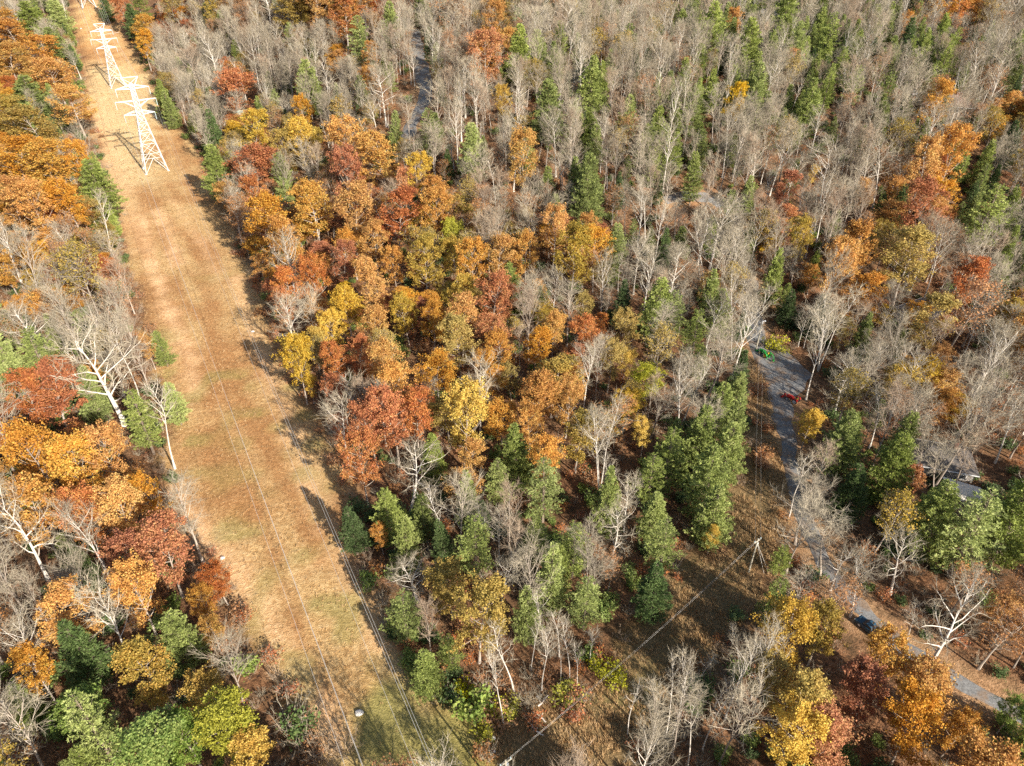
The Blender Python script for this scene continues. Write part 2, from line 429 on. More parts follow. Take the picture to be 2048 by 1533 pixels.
# ------------------------------------------------------------------ tree prototypes
def unit(v): return v / (np.linalg.norm(v) + 1e-9)
def limb(rg, p, d, L, r0, r1, k, up=.15, wig=.12, n=4, mb=None):
    pts = [p]; d = unit(d)
    for i in range(k):
        d = unit(d + np.array([0, 0, up]) + rg.normal(0, wig, 3)); pts.append(pts[-1] + d * L / k)
    pts = np.array(pts); rad = np.linspace(r0, r1, k + 1)
    if mb is not None: mb.tube(pts, rad, n, False)
    return pts
def skeleton(seed, H, Wd, base=.4, nb=16, ns=6, nt=5, rise=.9, rt=.28, tw=.024, twl=(.8, 1.6), stems=1, topround=.75, wig=.12, low=.7):
    """returns trunk mesh builder, twig mesh builder, twig points (with direction)"""
    rg = np.random.default_rng(seed)
    T = MB(); B = MB(); tips = []
    for st in range(stems):
        az0 = st * 2 * math.pi / stems + rg.random()
        lean = .02 if stems == 1 else .18
        d0 = np.array([math.cos(az0) * lean, math.sin(az0) * lean, 1.])
        Hs = H * (1 - .12 * st * (stems > 1)); kk = 9
        pts = [np.zeros(3)]; d = unit(d0)
        for i in range(kk):
            d = unit(d + rg.normal(0, .035 if i < 5 else .07, 3) * (1, 1, .2)); pts.append(pts[-1] + d * Hs / kk)
        pts = np.array(pts)
        pts[:, 2] *= Hs / pts[-1, 2]
        r = rt / (1 + .35 * (stems - 1)); rad = r * np.array([1.35] + [1 - .93 * (i / kk) ** .85 for i in range(1, kk + 1)])
        T.tube(pts, rad, 7, True)
        for ib in range(nb):
            f = base + (1 - base) * ((ib + rg.random() * .8) / nb) ** .9
            f = min(f, .985)
            x = f * kk; i = int(x); p = pts[i] * (1 - (x - i)) + pts[i + 1] * (x - i)
            az = ib * 2.4 + rg.normal(0, .4)
            g = (f - base) / (1 - base)
            prof = (low + (1 - low) * math.sin(min(1, g / .45) * math.pi / 2)) * (1 - (max(0, g - .35) / .65) ** 1.7 * topround)
            L = Wd / 2 * prof * rg.uniform(.8, 1.15)
            ri = rise + .7 * g
            dd = np.array([math.cos(az), math.sin(az), ri * rg.uniform(.6, 1.2)])
            br = max(.035, r * .38 * (1 - .6 * g))
            L = L * math.sqrt(1 + ri * ri) * .75
            bp = limb(rg, p, dd, L, br, .02, 5, .06, wig, 4, T)
            for js in range(ns):
                fs = .28 + .72 * (js + rg.random()) / ns; y = fs * 5; j = min(4, int(y))
                q = bp[j] * (1 - (y - j)) + bp[j + 1] * (y - j)
                bd = unit(bp[j + 1] - bp[j]); sd = unit(bd * .8 + rg.normal(0, .75, 3) + (0, 0, .25))
                Ls = L * (.45 - .2 * fs) * rg.uniform(.8, 1.3) + .4
                sp = limb(rg, q, sd, Ls, max(.018, br * .45), .014, 3, .10, wig * 1.2, 3, B)
                for jt in range(nt):
                    ft = .25 + .75 * (jt + rg.random()) / nt; z = ft * 3; l = min(2, int(z))
                    w = sp[l] * (1 - (z - l)) + sp[l + 1] * (z - l)
                    td = unit(unit(sp[l + 1] - sp[l]) + rg.normal(0, .65, 3) + (0, 0, .15))
                    Lt = rg.uniform(*twl)
                    B.spike(w, w + td * Lt, tw)
                    tips.append(np.r_[w + td * Lt * .7, td])
            for _ in range(3):
                tips.append(np.r_[bp[-1], unit(bp[-1] - bp[-2])])
    return T, B, np.array(tips)

def leaves(seed, tips, per, size, spread, mat, name, flat=.5, keep=1.):
    rg = np.random.default_rng(seed + 99)
    if keep < 1: 
        # drop whole sprays so that gaps and clumps appear
        f = vn3(tips[:, :3], 1.5, seed); k = f > np.quantile(f, 1 - keep); tips = tips[k]
    P = tips[:, :3].repeat(per, 0) + rg.normal(0, spread, (len(tips) * per, 3)) * (1, 1, .75)
    n = len(P)
    nr = rg.normal(0, 1, (n, 3)); nr[:, 2] = np.abs(nr[:, 2]) + flat; nr /= np.linalg.norm(nr, axis=1)[:, None]
    a = np.cross(nr, rg.normal(0, 1, (n, 3))); a /= np.linalg.norm(a, axis=1)[:, None] + 1e-9
    b_ = np.cross(nr, a)
    s = size * rg.uniform(.55, 1.25, n)[:, None]
    a = a * s; b_ = b_ * s * rg.uniform(.55, .95, n)[:, None]
    k = nr * s * .22
    # a bent five-cornered spray of leaves
    V = np.stack([P - a * .5 + k * -.5, P - b_ * .45 - a * .1, P + a * .5 - k * .6, P + b_ * .5 + a * .15, P - a * .25 + b_ * .42 + k * .4], 1).reshape(-1, 3)
    return mesh_np(name, V, 5, mat)
def vn3(P, sc, seed):
    return (vnoise(P[:, 0] + 50, P[:, 1] + 70, sc, seed) + vnoise(P[:, 2] + 30, P[:, 0] + P[:, 1] + 90, sc, seed + 1)) / 2

PROTO = {}     # key -> list of (H, Wd, [(part name, mesh), ...])
def P_leafy(key, mat, bark, seeds, H, Wd, per=8, size=.42, spread=.42, keep=1., **kw):
    for sd, h_, w_ in zip(seeds, H, Wd):
        T, B, tips = skeleton(sd, h_, w_, **kw)
        T.add(np.concatenate(B.v), []) if False else None
        tm = T.mesh('trunk', M[bark]); 
        lm = leaves(sd, tips, per, size, spread, M[mat], 'crown', keep=keep)
        PROTO.setdefault(key, []).append((h_, w_, [('trunk', tm), ('crown', lm)]))
def recolor(key, src, mat):
    for h_, w_, parts in PROTO[src]:
        nm = parts[1][1].copy(); nm.materials.clear(); nm.materials.append(M[mat])
        PROTO.setdefault(key, []).append((h_, w_, [parts[0], ('crown', nm)]))
P_leafy('or', 'or', 'bark', [11, 12, 13, 14, 15], [20, 21, 19, 22, 20], [12.5, 11, 13, 10.5, 12], per=17, size=.35, spread=.34, keep=.80, base=.30, nb=26, ns=6, nt=4, rise=.5, topround=.72, low=.6)
for k_ in ('ru', 'go', 'ol', 'lg', 'gr'): recolor(k_, 'or', k_)
# thin crowned, half bare trees with russet leaves
for sd, h_, w_ in ((31, 19, 11), (32, 17, 10), (33, 20, 9.5)):
    T, B, tips = skeleton(sd, h_, w_, base=.35, nb=18, ns=6, nt=5, rise=.6)
    lm = leaves(sd, tips, 3, .36, .38, M['sc'], 'crown', keep=.8)
    tw = B.mesh('twigs', M['twigr'])
    PROTO.setdefault('sc', []).append((h_, w_, [('trunk', T.mesh('trunk', M['bark'])), ('crown', tw), ('leaves', lm)]))
for sd, h_, w_ in ((34, 19, 11), (35, 18, 12)):
    T, B, tips = skeleton(sd, h_, w_, base=.35, nb=20, ns=6, nt=6, rise=.6)
    lm = leaves(sd, tips, 4, .40, .4, M['ol'], 'crown', keep=.85)
    PROTO.setdefault('so', []).append((h_, w_, [('trunk', T.mesh('trunk', M['bark'])), ('crown', B.mesh('twigs', M['twig'])), ('leaves', lm)]))
# bare trees
def P_bare(key, bark, twig, seeds, H, Wd, **kw):
    for sd, h_, w_ in zip(seeds, H, Wd):
        T, B, tips = skeleton(sd, h_, w_, **kw)
        PROTO.setdefault(key, []).append((h_, w_, [('trunk', T.mesh('trunk', M[bark])), ('crown', B.mesh('crown', M[twig]))]))
P_bare('ba', 'bark', 'twig', [41, 42, 43], [20, 22, 19], [7.5, 7, 8.8], base=.36, nb=17, ns=7, nt=8, rise=1.9, rt=.24, tw=.022, twl=(.9, 2.0), low=.8, topround=.55)
P_bare('ba', 'pale', 'twig', [44, 46], [21, 20], [7, 8], base=.42, nb=15, ns=7, nt=8, rise=1.9, rt=.24, tw=.022, twl=(.9, 2.0), low=.8, topround=.55)
P_bare('ba', 'bark', 'twigr', [45], [18], [8.5], base=.32, nb=17, ns=7, nt=8, rise=1.5, rt=.22, tw=.022, twl=(.9, 1.9))
P_bare('wi', 'pale', 'twig', [51, 52], [19, 18], [14, 13], base=.26, nb=17, ns=8, nt=7, rise=.75, rt=.42, tw=.026, twl=(1, 2.), wig=.2)
P_bare('th', 'pale', 'twig', [61, 62, 63], [17, 15, 16], [4.5, 4.2, 5], base=.5, nb=13, ns=5, nt=5, rise=1.2, rt=.15, tw=.024, twl=(.5, 1.2))
P_bare('mu', 'pale', 'twig', [71], [20], [8], base=.5, nb=11, ns=6, nt=6, rise=1.3, rt=.26, tw=.03, twl=(.8, 1.7), stems=3)

def pine(seed, H, Wd, base, mat, dens=1., up=.15, gap=.62, tuft=.42, irregular=.3, power=.85, bark='brown', nb=6):
    rg = np.random.default_rng(seed)
    T = MB(); kk = 8
    pts = np.c_[rg.normal(0, .12, kk + 1).cumsum() * .4, rg.normal(0, .12, kk + 1).cumsum() * .4, np.linspace(0, H, kk + 1)]; pts -= pts[0]
    T.tube(pts, np.linspace(.30 * H / 20, .03, kk + 1), 6, True)
    C = []; D = []
    z = H * base
    while z < H * .985:
        g = (z - H * base) / (H * (1 - base))
        prof = (1 - g) ** power * (min(1, .55 + g * 3))
        x = z / H * kk; i = min(kk - 1, int(x)); p = pts[i] * (1 - x + i) + pts[i + 1] * (x - i)
        k = nb if g < .8 else 4
        for j in range(k):
            if rg.random() < irregular * .4: continue
            az = j * 2 * math.pi / k + rg.random() * 1.2
            L = Wd / 2 * prof * rg.uniform(1 - irregular, 1 + irregular * .5) + .25
            d = np.array([math.cos(az), math.sin(az), up + .5 * g + rg.normal(0, .06)])
            bp = limb(rg, p, d, L, .05, .015, 3, .05, .06, 3, T)
            nt_ = max(3, int(L * 4.2 * dens))
            for t in range(nt_):
                f = .22 + .78 * (t + rg.random()) / nt_; y = f * 3; l = min(2, int(y))
                q = bp[l] * (1 - y + l) + bp[l + 1] * (y - l)
                lat = np.array([-math.sin(az), math.cos(az), 0]) * rg.normal(0, 1) * (.10 + .20 * L * (1.15 - f))
                C.append(q + lat + (0, 0, rg.normal(.05, .12))); D.append(unit(d + lat * .8 + (0, 0, .35)))
        z += gap * (1 - .45 * g) * rg.uniform(.8, 1.2) * max(.6, H / 20)
    C = np.array(C); D = np.array(D)
    per = 9
    P = C.repeat(per, 0); d = D.repeat(per, 0) + rg.normal(0, .75, (len(P), 3)); d /= np.linalg.norm(d, axis=1)[:, None]
    L = tuft * rg.uniform(.7, 1.3, len(P))[:, None]
    a = np.cross(d, rg.normal(0, 1, d.shape)); a /= np.linalg.norm(a, axis=1)[:, None] + 1e-9
    w = .13 * L
    V = np.stack([P - a * w * .4, P + d * L * .6 + a * w, P + d * L, P + d * L * .5 - a * w], 1).reshape(-1, 3)
    me = mesh_np('crown', V, 4, M[mat], per)
    return T.mesh('trunk', M[bark]), me
for sd, h_, w_, b_, kw in ((81, 18, 9.5, .08, dict(power=.62)), (82, 17, 10.5, .06, dict(irregular=.5, power=.6)), (83, 21, 8.5, .2, dict(irregular=.5, gap=.95, power=.6, up=.08)), (84, 16, 8, .05, dict(power=.75, irregular=.4))):
    t_, c_ = pine(sd, h_, w_, b_, 'pi', 1.15, **kw); PROTO.setdefault('pi', []).append((h_, w_, [('trunk', t_), ('crown', c_)]))
for sd, h_, w_, b_ in ((85, 17, 7.5, .05), (86, 19, 7, .12)):
    t_, c_ = pine(sd, h_, w_, b_, 'dk', 1.1); PROTO.setdefault('dk', []).append((h_, w_, [('trunk', t_), ('crown', c_)]))

# shrubs: bare brush, green bush, rust bush
def shrub(seed, H, Wd, n, mat, leaf, per=3, size=.3):
    rg = np.random.default_rng(seed); T = MB(); tips = []
    for i in range(n):
        az = rg.random() * 6.28; d = np.array([math.cos(az) * .7, math.sin(az) * .7, rg.uniform(.5, 1.6)]); p = np.array([math.cos(az), math.sin(az), 0]) * rg.random() * Wd * .15
        bp = limb(rg, p, d, H * rg.uniform(.7, 1.1), .03, .012, 3, .1, .15, 3, T)
        for j in range(7):
            f = rg.uniform(.8, 3); l = min(2, int(f)); q = bp[l] * (1 - f + l) + bp[l + 1] * (f - l); td = unit(rg.normal(0, 1, 3) + (0, 0, .8)); Lt = rg.uniform(.3, .9)
            T.spike(q, q + td * Lt, .02); tips.append(np.r_[q + td * Lt * .6, td])
    parts = [('stems', T.mesh('stems', M[mat]))]
    if leaf: parts.append(('foliage', leaves(seed, np.array(tips), per, size, .3, M[leaf], 'foliage')))
    return (H, Wd, parts)
PROTO['sb'] = [shrub(91, 2.4, 2.6, 16, 'twigr', None), shrub(92, 3.2, 3, 18, 'twig', None)]
PROTO['sg'] = [shrub(93, 2.6, 3.2, 18, 'brown', 'gr', 6, .34), shrub(94, 2.2, 3.0, 16, 'brown', 'dk', 6, .34)]
PROTO['sr'] = [shrub(95, 2.6, 2.8, 16, 'twigr', 'sc', 4, .28), shrub(96, 2.2, 2.6, 14, 'twig', 'ru', 3, .26)]
PROTO['sy'] = [shrub(97, 2.6, 2.8, 16, 'twig', 'lg', 5, .28)]

KIND = {'or': 'autumn_tree', 'ru': 'autumn_tree', 'go': 'autumn_tree', 'ol': 'autumn_tree', 'lg': 'autumn_tree', 'gr': 'autumn_tree', 'sc': 'autumn_tree', 'so': 'autumn_tree',
        'ba': 'bare_tree', 'wi': 'bare_tree', 'th': 'bare_tree', 'mu': 'bare_tree', 'pi': 'pine_tree', 'dk': 'pine_tree', 'sb': 'shrub', 'sg': 'shrub', 'sr': 'shrub', 'sy': 'shrub'}
PHRASE = {'or': 'orange-leaved tree', 'ru': 'rust-red tree', 'go': 'golden-yellow tree', 'ol': 'olive and orange tree', 'lg': 'yellow-green tree', 'gr': 'green leafy tree', 'sc': 'thinly leaved russet tree', 'so': 'thinly leaved olive tree',
          'ba': 'bare grey tree', 'wi': 'spreading bare tree', 'th': 'slender bare tree', 'mu': 'many-stemmed bare tree', 'pi': 'green pine', 'dk': 'dark green pine',
          'sb': 'bare twiggy shrub', 'sg': 'green leafy shrub', 'sr': 'russet shrub', 'sy': 'yellow-green shrub'}
CATN = {'autumn_tree': 'autumn tree', 'bare_tree': 'bare tree', 'pine_tree': 'pine tree', 'shrub': 'shrub'}
GROUP = {'autumn_tree': 'autumn coloured trees in the woods', 'bare_tree': 'leafless trees in the woods', 'pine_tree': 'pines in the woods', 'shrub': 'shrubs along the wood edges'}
# heroes: kind, crown centre x, y, width in photo pixels | label | short name
HEROES = """or 35 78 80
pi 62 45 62
pi 110 100 60
pi 122 40 48
pi 63 205 85|blue-green pine left of the nearest pylon, standing among orange oaks|blue-green pine among orange oaks
or 20 60 70
or 80 112 78
or 22 132 88
or 115 160 88
or 150 215 80
ol 25 240 100
ol 85 265 100
or 28 335 105
or 100 340 105
or 160 340 60
pi 200 388 80|rounded green pine touching the left edge of the clearing|rounded pine on clearing's left edge
dk 213 12 30
ru 253 30 45
pi 280 18 42
dk 268 50 40
or 293 68 52|bright orange tree on the far clearing edge beside dark pines|bright orange tree beside dark pines
or 290 95 38
pi 328 205 36
pi 342 224 34
ru 468 192 92|scarlet-orange tree rising above bare trees by the green roof|scarlet tree by the green roof
go 503 275 68
ru 512 345 100|large crimson oak at the corner of the orange grove|large crimson oak
pi 435 355 58
dk 428 275 44
so 350 32 50
ol 423 25 45
ol 580 32 85
ru 690 45 72
or 640 15 60
pi 583 82 28
pi 725 95 52|conical pine left of the pale gravel lane|conical pine by the gravel lane
or 738 125 42
pi 620 182 66
pi 747 158 30
pi 783 60 42
sc 890 40 82
or 988 58 55
ru 976 130 88|round red tree left of a pair of green pines|round red tree
go 1008 215 44
pi 863 278 50
pi 945 318 58
or 612 240 48
go 620 290 62
ol 570 318 60
or 690 300 88
or 765 325 88
ru 690 362 74
go 846 362 58
ru 810 378 50
pi 565 362 48
pi 1034 120 60
pi 1074 118 44
pi 1109 130 36
pi 1180 185 60|tallest tiered pine above the middle of the woods|tallest tiered pine
pi 1097 234 72
pi 1182 270 44
pi 1255 95 38
pi 1255 245 44
dk 1310 255 26
pi 1342 315 42
pi 1385 228 48
go 1463 212 48|small bright yellow tree among grey bare trees|small bright yellow tree
pi 1508 195 54
pi 1395 140 40
pi 1425 70 58
pi 1495 105 60
or 1420 32 26
or 1472 55 38
pi 1375 40 26
or 1050 325 74
pi 1175 385 68
sc 1320 118 32
dk 1600 25 34
pi 1568 45 68
pi 1636 62 36
pi 1655 88 48
pi 1742 68 44|narrow dark pine standing tall near the top right|narrow tall pine near the top
or 1810 60 34
or 1890 15 58
ru 1927 28 50
dk 1815 95 44
pi 1782 125 40
pi 1825 145 36
pi 1860 165 28
pi 2020 125 50
or 1865 218 62|round orange tree in front of the brown hipped roof|round orange tree by brown roof
pi 1613 225 54|sunlit tall pine above the lone pink-orange tree|sunlit tall pine
pi 1722 285 28
pi 1666 265 26
or 1895 325 88|broad golden-orange tree below the brown roof, wide two-lobed crown|broad golden-orange tree
or 1845 345 70
dk 2018 300 46
pi 1926 315 26
sc 1990 175 46
go 1625 352 24
ru 1562 390 55|lone pink-orange tree among grey bare trees|lone pink-orange tree
or 25 420 80
or 85 430 88
or 140 415 68
or 15 540 66
so 170 565 100
sc 245 620 70
or 298 702 38
pi 325 702 38
pi 20 745 78
pi 80 722 66
ru 60 815 95
ru 110 800 100|rust oak with broad crown on the left below the white dead tree|broad rust oak
pi 182 795 62
pi 283 838 48|small round pine at the foot of the white-trunked trees|small round pine
pi 350 812 48
or 90 930 110
or 160 950 110
or 225 935 100
or 70 1030 110
ru 175 1060 100
or 240 1040 100
or 300 1010 78
ru 330 1110 110
ru 270 1130 90
pi 145 1110 50
or 137 1249 105
or 278 1200 105
dk 161 1320 95
pi 362 1285 82|pale green pine beside the dark gap lower left|pale green pine lower left
ol 314 1361 108
gr 300 1500 150|largest pale-green leafy crown at the bottom left edge|largest pale-green leafy crown
gr 380 1490 110
gr 149 1446 105
pi 52 1418 62
lg 455 1458 125|yellow-green tree at the bottom beside the dirt track|yellow-green tree by the track
go 500 1500 90
or 410 1212 55
or 427 1269 55
or 80 1357 80
ru 527 408 60
pi 572 406 44
or 545 459 88
or 570 497 76
ru 580 580 60|round rust tree at the grove's left edge|round rust tree
ru 630 572 68
ru 685 534 62
or 630 430 88
or 702 434 88
ru 788 452 88
or 750 502 62
or 790 542 52|slim glowing orange tree with visible pale stems|slim glowing orange tree
ol 850 540 74
lg 905 482 54|small lime-yellow crown in the middle of the orange grove|small lime-yellow crown
ol 913 524 60
or 950 545 72
or 990 525 62
or 875 442 70
or 737 560 58
go 695 622 70
or 750 602 60
ru 582 622 52
go 667 670 56
go 630 692 50
go 600 738 76|bright yellow oak overhanging the clearing edge|bright yellow oak
ru 672 730 60
ru 718 722 56
ol 815 642 62
or 750 672 68
go 918 602 60
or 863 660 62
or 923 650 74
ru 983 617 78
ol 918 700 80
or 1008 710 60
or 783 742 80
or 973 752 60
or 1107 479 70|deep orange tree at the right side of the grove|deep orange tree
ol 1142 530 88
or 1052 520 60
or 1184 472 50
pi 1234 497 46|bright green pine leaning beside grey bare trees|bright green pine
pi 1175 414 68
pi 1358 497 40
pi 1310 630 70
pi 1345 645 60
pi 1440 635 54|bright pine by the head of the gravel yard|bright pine by the yard
ol 1250 667 60
ru 1200 655 36
or 1107 665 56
or 1070 705 60
ol 1169 622 44
so 1320 712 78
ol 1220 730 60
or 1670 548 76|golden oak with full crown above the road's bare trees|golden oak above the road
or 1722 520 78
ol 1812 535 100
ol 1596 492 64
ru 1850 430 88
pi 1962 447 78
pi 1759 420 30
or 1729 395 44
ru 1927 575 72
sc 1925 635 100
ol 1845 660 86|olive oak beside the grey-roofed house|olive oak
or 1880 735 58
dk 1578 622 40
dk 1702 752 40
pi 1799 682 25
ru 667 784 54
go 622 778 30
or 802 788 84
ru 788 850 95
ru 830 835 80
ru 745 865 80
ru 725 935 92|deep red oak at the clearing edge above the white snag|deep red oak
go 923 850 100|golden oak in front of the dark gap, full round crown|golden oak by the dark gap
or 938 923 64
or 975 783 60
pi 865 925 58
pi 775 1040 68
dk 708 1066 58
pi 845 1045 58
pi 950 1105 80|feathery yellow-green pine in the lower middle|feathery yellow-green pine
or 762 1076 40
or 1074 803 90|broad glowing orange oak right of the golden oak|broad glowing orange oak
or 1134 813 70
or 1092 925 78
or 1062 868 68
ol 1154 876 82
go 1287 871 46|small golden tree left of the big pine group|small golden tree
pi 1030 920 74
pi 1003 975 60
pi 1087 988 78
pi 1070 1080 58
pi 1147 1106 74|lone bright pine in the lower middle of the woods|lone bright pine
pi 1327 928 80
pi 1395 898 86
pi 1450 918 78
pi 1415 981 92|biggest pine of the bright group beside the shaded strip|biggest pine of the bright group
pi 1300 968 66
pi 1307 1038 64
pi 1325 1106 70
pi 1435 830 68
pi 1470 795 50
pi 1425 1038 76
go 1422 1076 32
pi 1681 893 80|conical bright pine right of the gravel road|conical bright pine
go 1617 853 52|yellow tree leaning over the gravel road|yellow tree over the road
pi 1778 946 84
dk 1705 994 68
pi 1870 1050 100
pi 1935 1080 110|big open-crowned pine near the right edge|big open-crowned pine
pi 2020 1058 110
ru 1831 970 48
so 1774 1046 88
pi 1754 833 34
so 1690 805 78
pi 1560 1123 42
pi 806 1240 74|blue-green pine at the clearing edge lower middle|blue-green pine lower middle
pi 854 1345 70
ol 955 1245 120|large olive-gold oak in the lower middle|large olive-gold oak
pi 902 1310 50
pi 1169 1212 72
dk 1306 1192 76
go 1570 1290 110
ol 1640 1272 88
ol 1596 1390 110
ol 1530 1370 90
or 1761 1330 100
ru 1729 1400 100
or 1858 1385 105|orange oak beside the lower gravel road|orange oak beside the lower road
or 1818 1474 120
go 1576 1474 120
ru 1657 1494 110
or 1914 1466 78
gr 2019 1434 60
sc 1999 1273 100
sc 2040 1180 70"""
# kind, foot x, y, top x, y, crown width
BASES = """wi 250 850 120 590 190|large white-trunked dead tree at the clearing's left edge|large white dead tree
th 350 938 290 735 62|slim white tree with upswept branches beside the clearing|slim white tree
th 283 814 255 650 52
ba 255 814 212 640 90
wi 100 1165 10 985 130
ba 30 950 -30 800 90
wi 820 1031 842 905 125|bleached white snag with crooked limbs above green pines|bleached white snag
wi 835 1205 812 1120 120
mu 1410 585 1432 452 78|pale many-stemmed bare tree in the middle right woods|pale many-stemmed tree
ba 1253 632 1262 552 62
mu 1463 727 1502 560 70|tall pale clump of bare stems at the road's head|tall pale clump
ba 1415 800 1438 685 92
mu 1636 742 1682 590 92|fan-shaped bare clump on the right side of the road|fan-shaped bare clump
ba 1612 800 1650 650 60
mu 1199 993 1212 815 84|twin white trunks right of the glowing orange oak|twin white trunks
wi 1222 1124 1246 1025 88
th 1219 1029 1236 930 55
ba 1035 1170 1030 1060 60
ba 1863 986 1978 800 110|long leaning birch on the right below the bare hillside|long leaning birch
ba 1625 1046 1640 975 50
ba 1572 1147 1608 1020 82
th 1007 1450 1005 1300 34|lone straight white trunk at the bottom of the woods|lone straight white trunk
th 1083 1381 1092 1240 36
th 1139 1369 1150 1250 30
th 1153 1385 1165 1285 22
th 1062 1341 1062 1240 24
th 1121 1361 1128 1290 20
th 1179 1329 1195 1250 38
th 1330 1478 1362 1335 48|white-barked pair of birches at the shaded meadow's foot|white-barked birch pair
th 1342 1480 1376 1340 44
th 1358 1450 1392 1300 44
th 1428 1418 1458 1345 34
th 1386 1458 1402 1410 24
th 1398 1373 1420 1300 38
th 1463 1295 1468 1240 22
wi 1850 1345 1945 1190 165|spreading bare tree leaning over the lower gravel road|spreading tree over the lower road
th 1804 1301 1832 1225 50
ba 1580 1240 1612 1160 90
ba 487 1410 462 1280 84
ba 90 640 20 440 80
th 225 530 215 380 40
th 660 240 640 80 30|tall straight pale trunk above the sandy patch|tall straight pale trunk
ba 590 230 570 90 50
ba 970 300 962 180 50
ba 1225 260 1222 150 40
ba 1700 250 1705 130 50
ba 1790 410 1800 310 60
ba 1640 420 1650 300 90
ba 1400 560 1395 440 50
ba 1250 470 1252 380 40
ba 1290 480 1293 370 40
ba 1190 800 1200 700 50
ba 1300 880 1330 790 70
ba 1365 850 1400 740 70
ba 1750 690 1790 590 70
ba 1900 900 1960 790 90
ba 1835 760 1880 650 80
ba 1960 870 2010 740 90
wi 1660 1180 1690 1100 80
wi 1780 1190 1800 1080 100
ba 400 200 360 40 70
ba 440 170 410 60 60
ba 520 180 500 60 50
ba 1865 1005 1890 880 70
ba 1905 990 1945 870 80
ba 1838 965 1860 850 60
ba 1290 1540 1305 1400 80
ba 1345 1515 1370 1380 80
th 1405 1500 1440 1370 50
ba 1450 1440 1490 1310 80
ba 1500 1400 1540 1270 70
th 1375 1535 1400 1410 50
ba 1440 1530 1480 1400 90
th 1490 1470 1530 1350 50
th 1255 1470 1268 1350 36
ba 1590 1090 1610 970 90
ba 1640 1150 1665 1030 90
ba 1625 1010 1650 900 80
ba 1700 1235 1730 1120 80"""


GRID = """BgG..kBhBookBBhhhmBBBmBgggmBgBhhB
ogm.GBBBBBkmBmhomBBBmBmgggmgBBBB
oo...BBkBBBhrBBgBmGBBBggmggmBBBm
og...mmkmBmBBrBBygBGBBmygBgBBBoBB
oo....mykyssmmBBmBgmgBBBBBBBBhBg
oog...GkkhhohhBBhmgmgBBBBBBhoogB
ooog...kkokkhohBhggmsrsBkBBomkgg
oohh...kookooyohhoogmBBByBohhhgg
kohk....okokoyoooohBmBBmmoooBBBg
ohhoh...kkokooykBhBBmgmBmmookkBk
mBBBB....yyoyookBokygmBsrBBmhhhh
gkhBm....ykkhoooooyyyBBgrBBBooBB
kkgBBb...mkBoomoooyyBBGsrhBhhoBB
kkksgb...BhkkoomoyByBgGsryGmBhBB
oooosb....kkhhoGgoBBGGGsrsGgBBBs
Boooo.....skBgBGGGBBGGGssmghhgGG
Bookok.....GgmsgGmshGBGssBmhBGGG
BBgkkkk....BBByBgGBhGhyssmBBgGGG
Bhmhoook...sGByyBGBGGsssBBsBBhhh
hooghGoB....GByybbGgsssboossBhhh
hgGsymBB....Ggybbbbsssbbookrshhh
oggsyGyB.....ysssbsssbboookkossG
sGGGGGyy......ssssssbbbookkooosG
hGGGGGyy......ssssssbbboookkhooG""".split('\n')
GRID = [(r + 'BBBB')[:32] for r in GRID]
def setc(r, c0, s):
    GRID[r] = GRID[r][:c0] + s + GRID[r][c0 + len(s):]
for r in (21, 22, 23): setc(r, 20, 'BBB')
setc(20, 20, 'sBb'); setc(0, 16, 'mBmBmgggmgBgmhhB'); setc(1, 18, 'mBmBmBgggmggmBmB')
setc(3, 18, 'GmBggmggBgmBBoBm'); setc(4, 18, 'gmgggBmmBBmBBhBg')
setc(14, 18, 'BBGGG'); setc(15, 18, 'gm')
GRID = [r[:32] for r in GRID]
def cell(px, py):
    r = min(23, max(0, int(py // 64))); c = min(31, max(0, int(px // 64)))
    return GRID[r][c]
MIX = {'B': [('ba', .70), ('th', .06), ('sc', .08), ('so', .04), ('pi', .09), ('dk', .04), ('wi', .04)],
       'm': [('ba', .5), ('pi', .3), ('dk', .10), ('th', .08), ('so', .06), ('sc', .06)],
       'g': [('pi', .6), ('dk', .12), ('ba', .28)], 'G': [('pi', .80), ('dk', .14), ('ba', .06)],
       'o': [('or', .62), ('ol', .13), ('ru', .10), ('go', .13), ('ba', .02)],
       'k': [('ru', .52), ('or', .23), ('sc', .15), ('ba', .10)],
       'y': [('go', .3), ('ol', .42), ('so', .18), ('lg', .05), ('ba', .05)],
       'h': [('ba', .36), ('sc', .28), ('so', .14), ('or', .12), ('ol', .10)],
       'b': [('th', .75), ('ba', .15), ('pi', .10)]}
SZ = {'or': (13, 11), 'ru': (12, 10), 'go': (12.5, 10.5), 'ol': (13, 11), 'lg': (12, 9), 'gr': (14, 12), 'sc': (15, 9.5), 'so': (15, 9.5), 'ba': (18, 8.5), 'wi': (18, 13), 'th': (15, 4.5), 'mu': (19, 8), 'pi': (16, 7.5), 'dk': (14, 6.5)}
HF = {'or': 1.7, 'ru': 1.7, 'go': 1.7, 'ol': 1.65, 'lg': 1.5, 'gr': 1.3, 'sc': 1.6, 'so': 1.6, 'pi': 1.75, 'dk': 1.8}
TREES = []   # dict: k, pos, H, Wd, axis, px, py, size, label, short, hero
for ln in HEROES.strip().split('\n'):
    a = ln.split('|'); k, x, y, w = a[0].split(); x, y, w = float(x), float(y), float(w)
    isp = k in ('pi', 'dk'); hc = 9.
    for _ in range(3):
        p, dep = hit(x, y, hc)
        Wd = w * dep / FPX * (1.25 if isp else 1.12)
        H = float(np.clip(HF[k] * Wd, 8, 25)); hc = H * (.46 if isp else .62)
    TREES.append(dict(k=k, pos=np.array([p[0], p[1], terr(p[0], p[1])]), H=H, Wd=Wd, ax=None, px=x, py=y, s=w, label=a[1] if len(a) > 1 else None, short=a[2] if len(a) > 2 else None, hero=True))
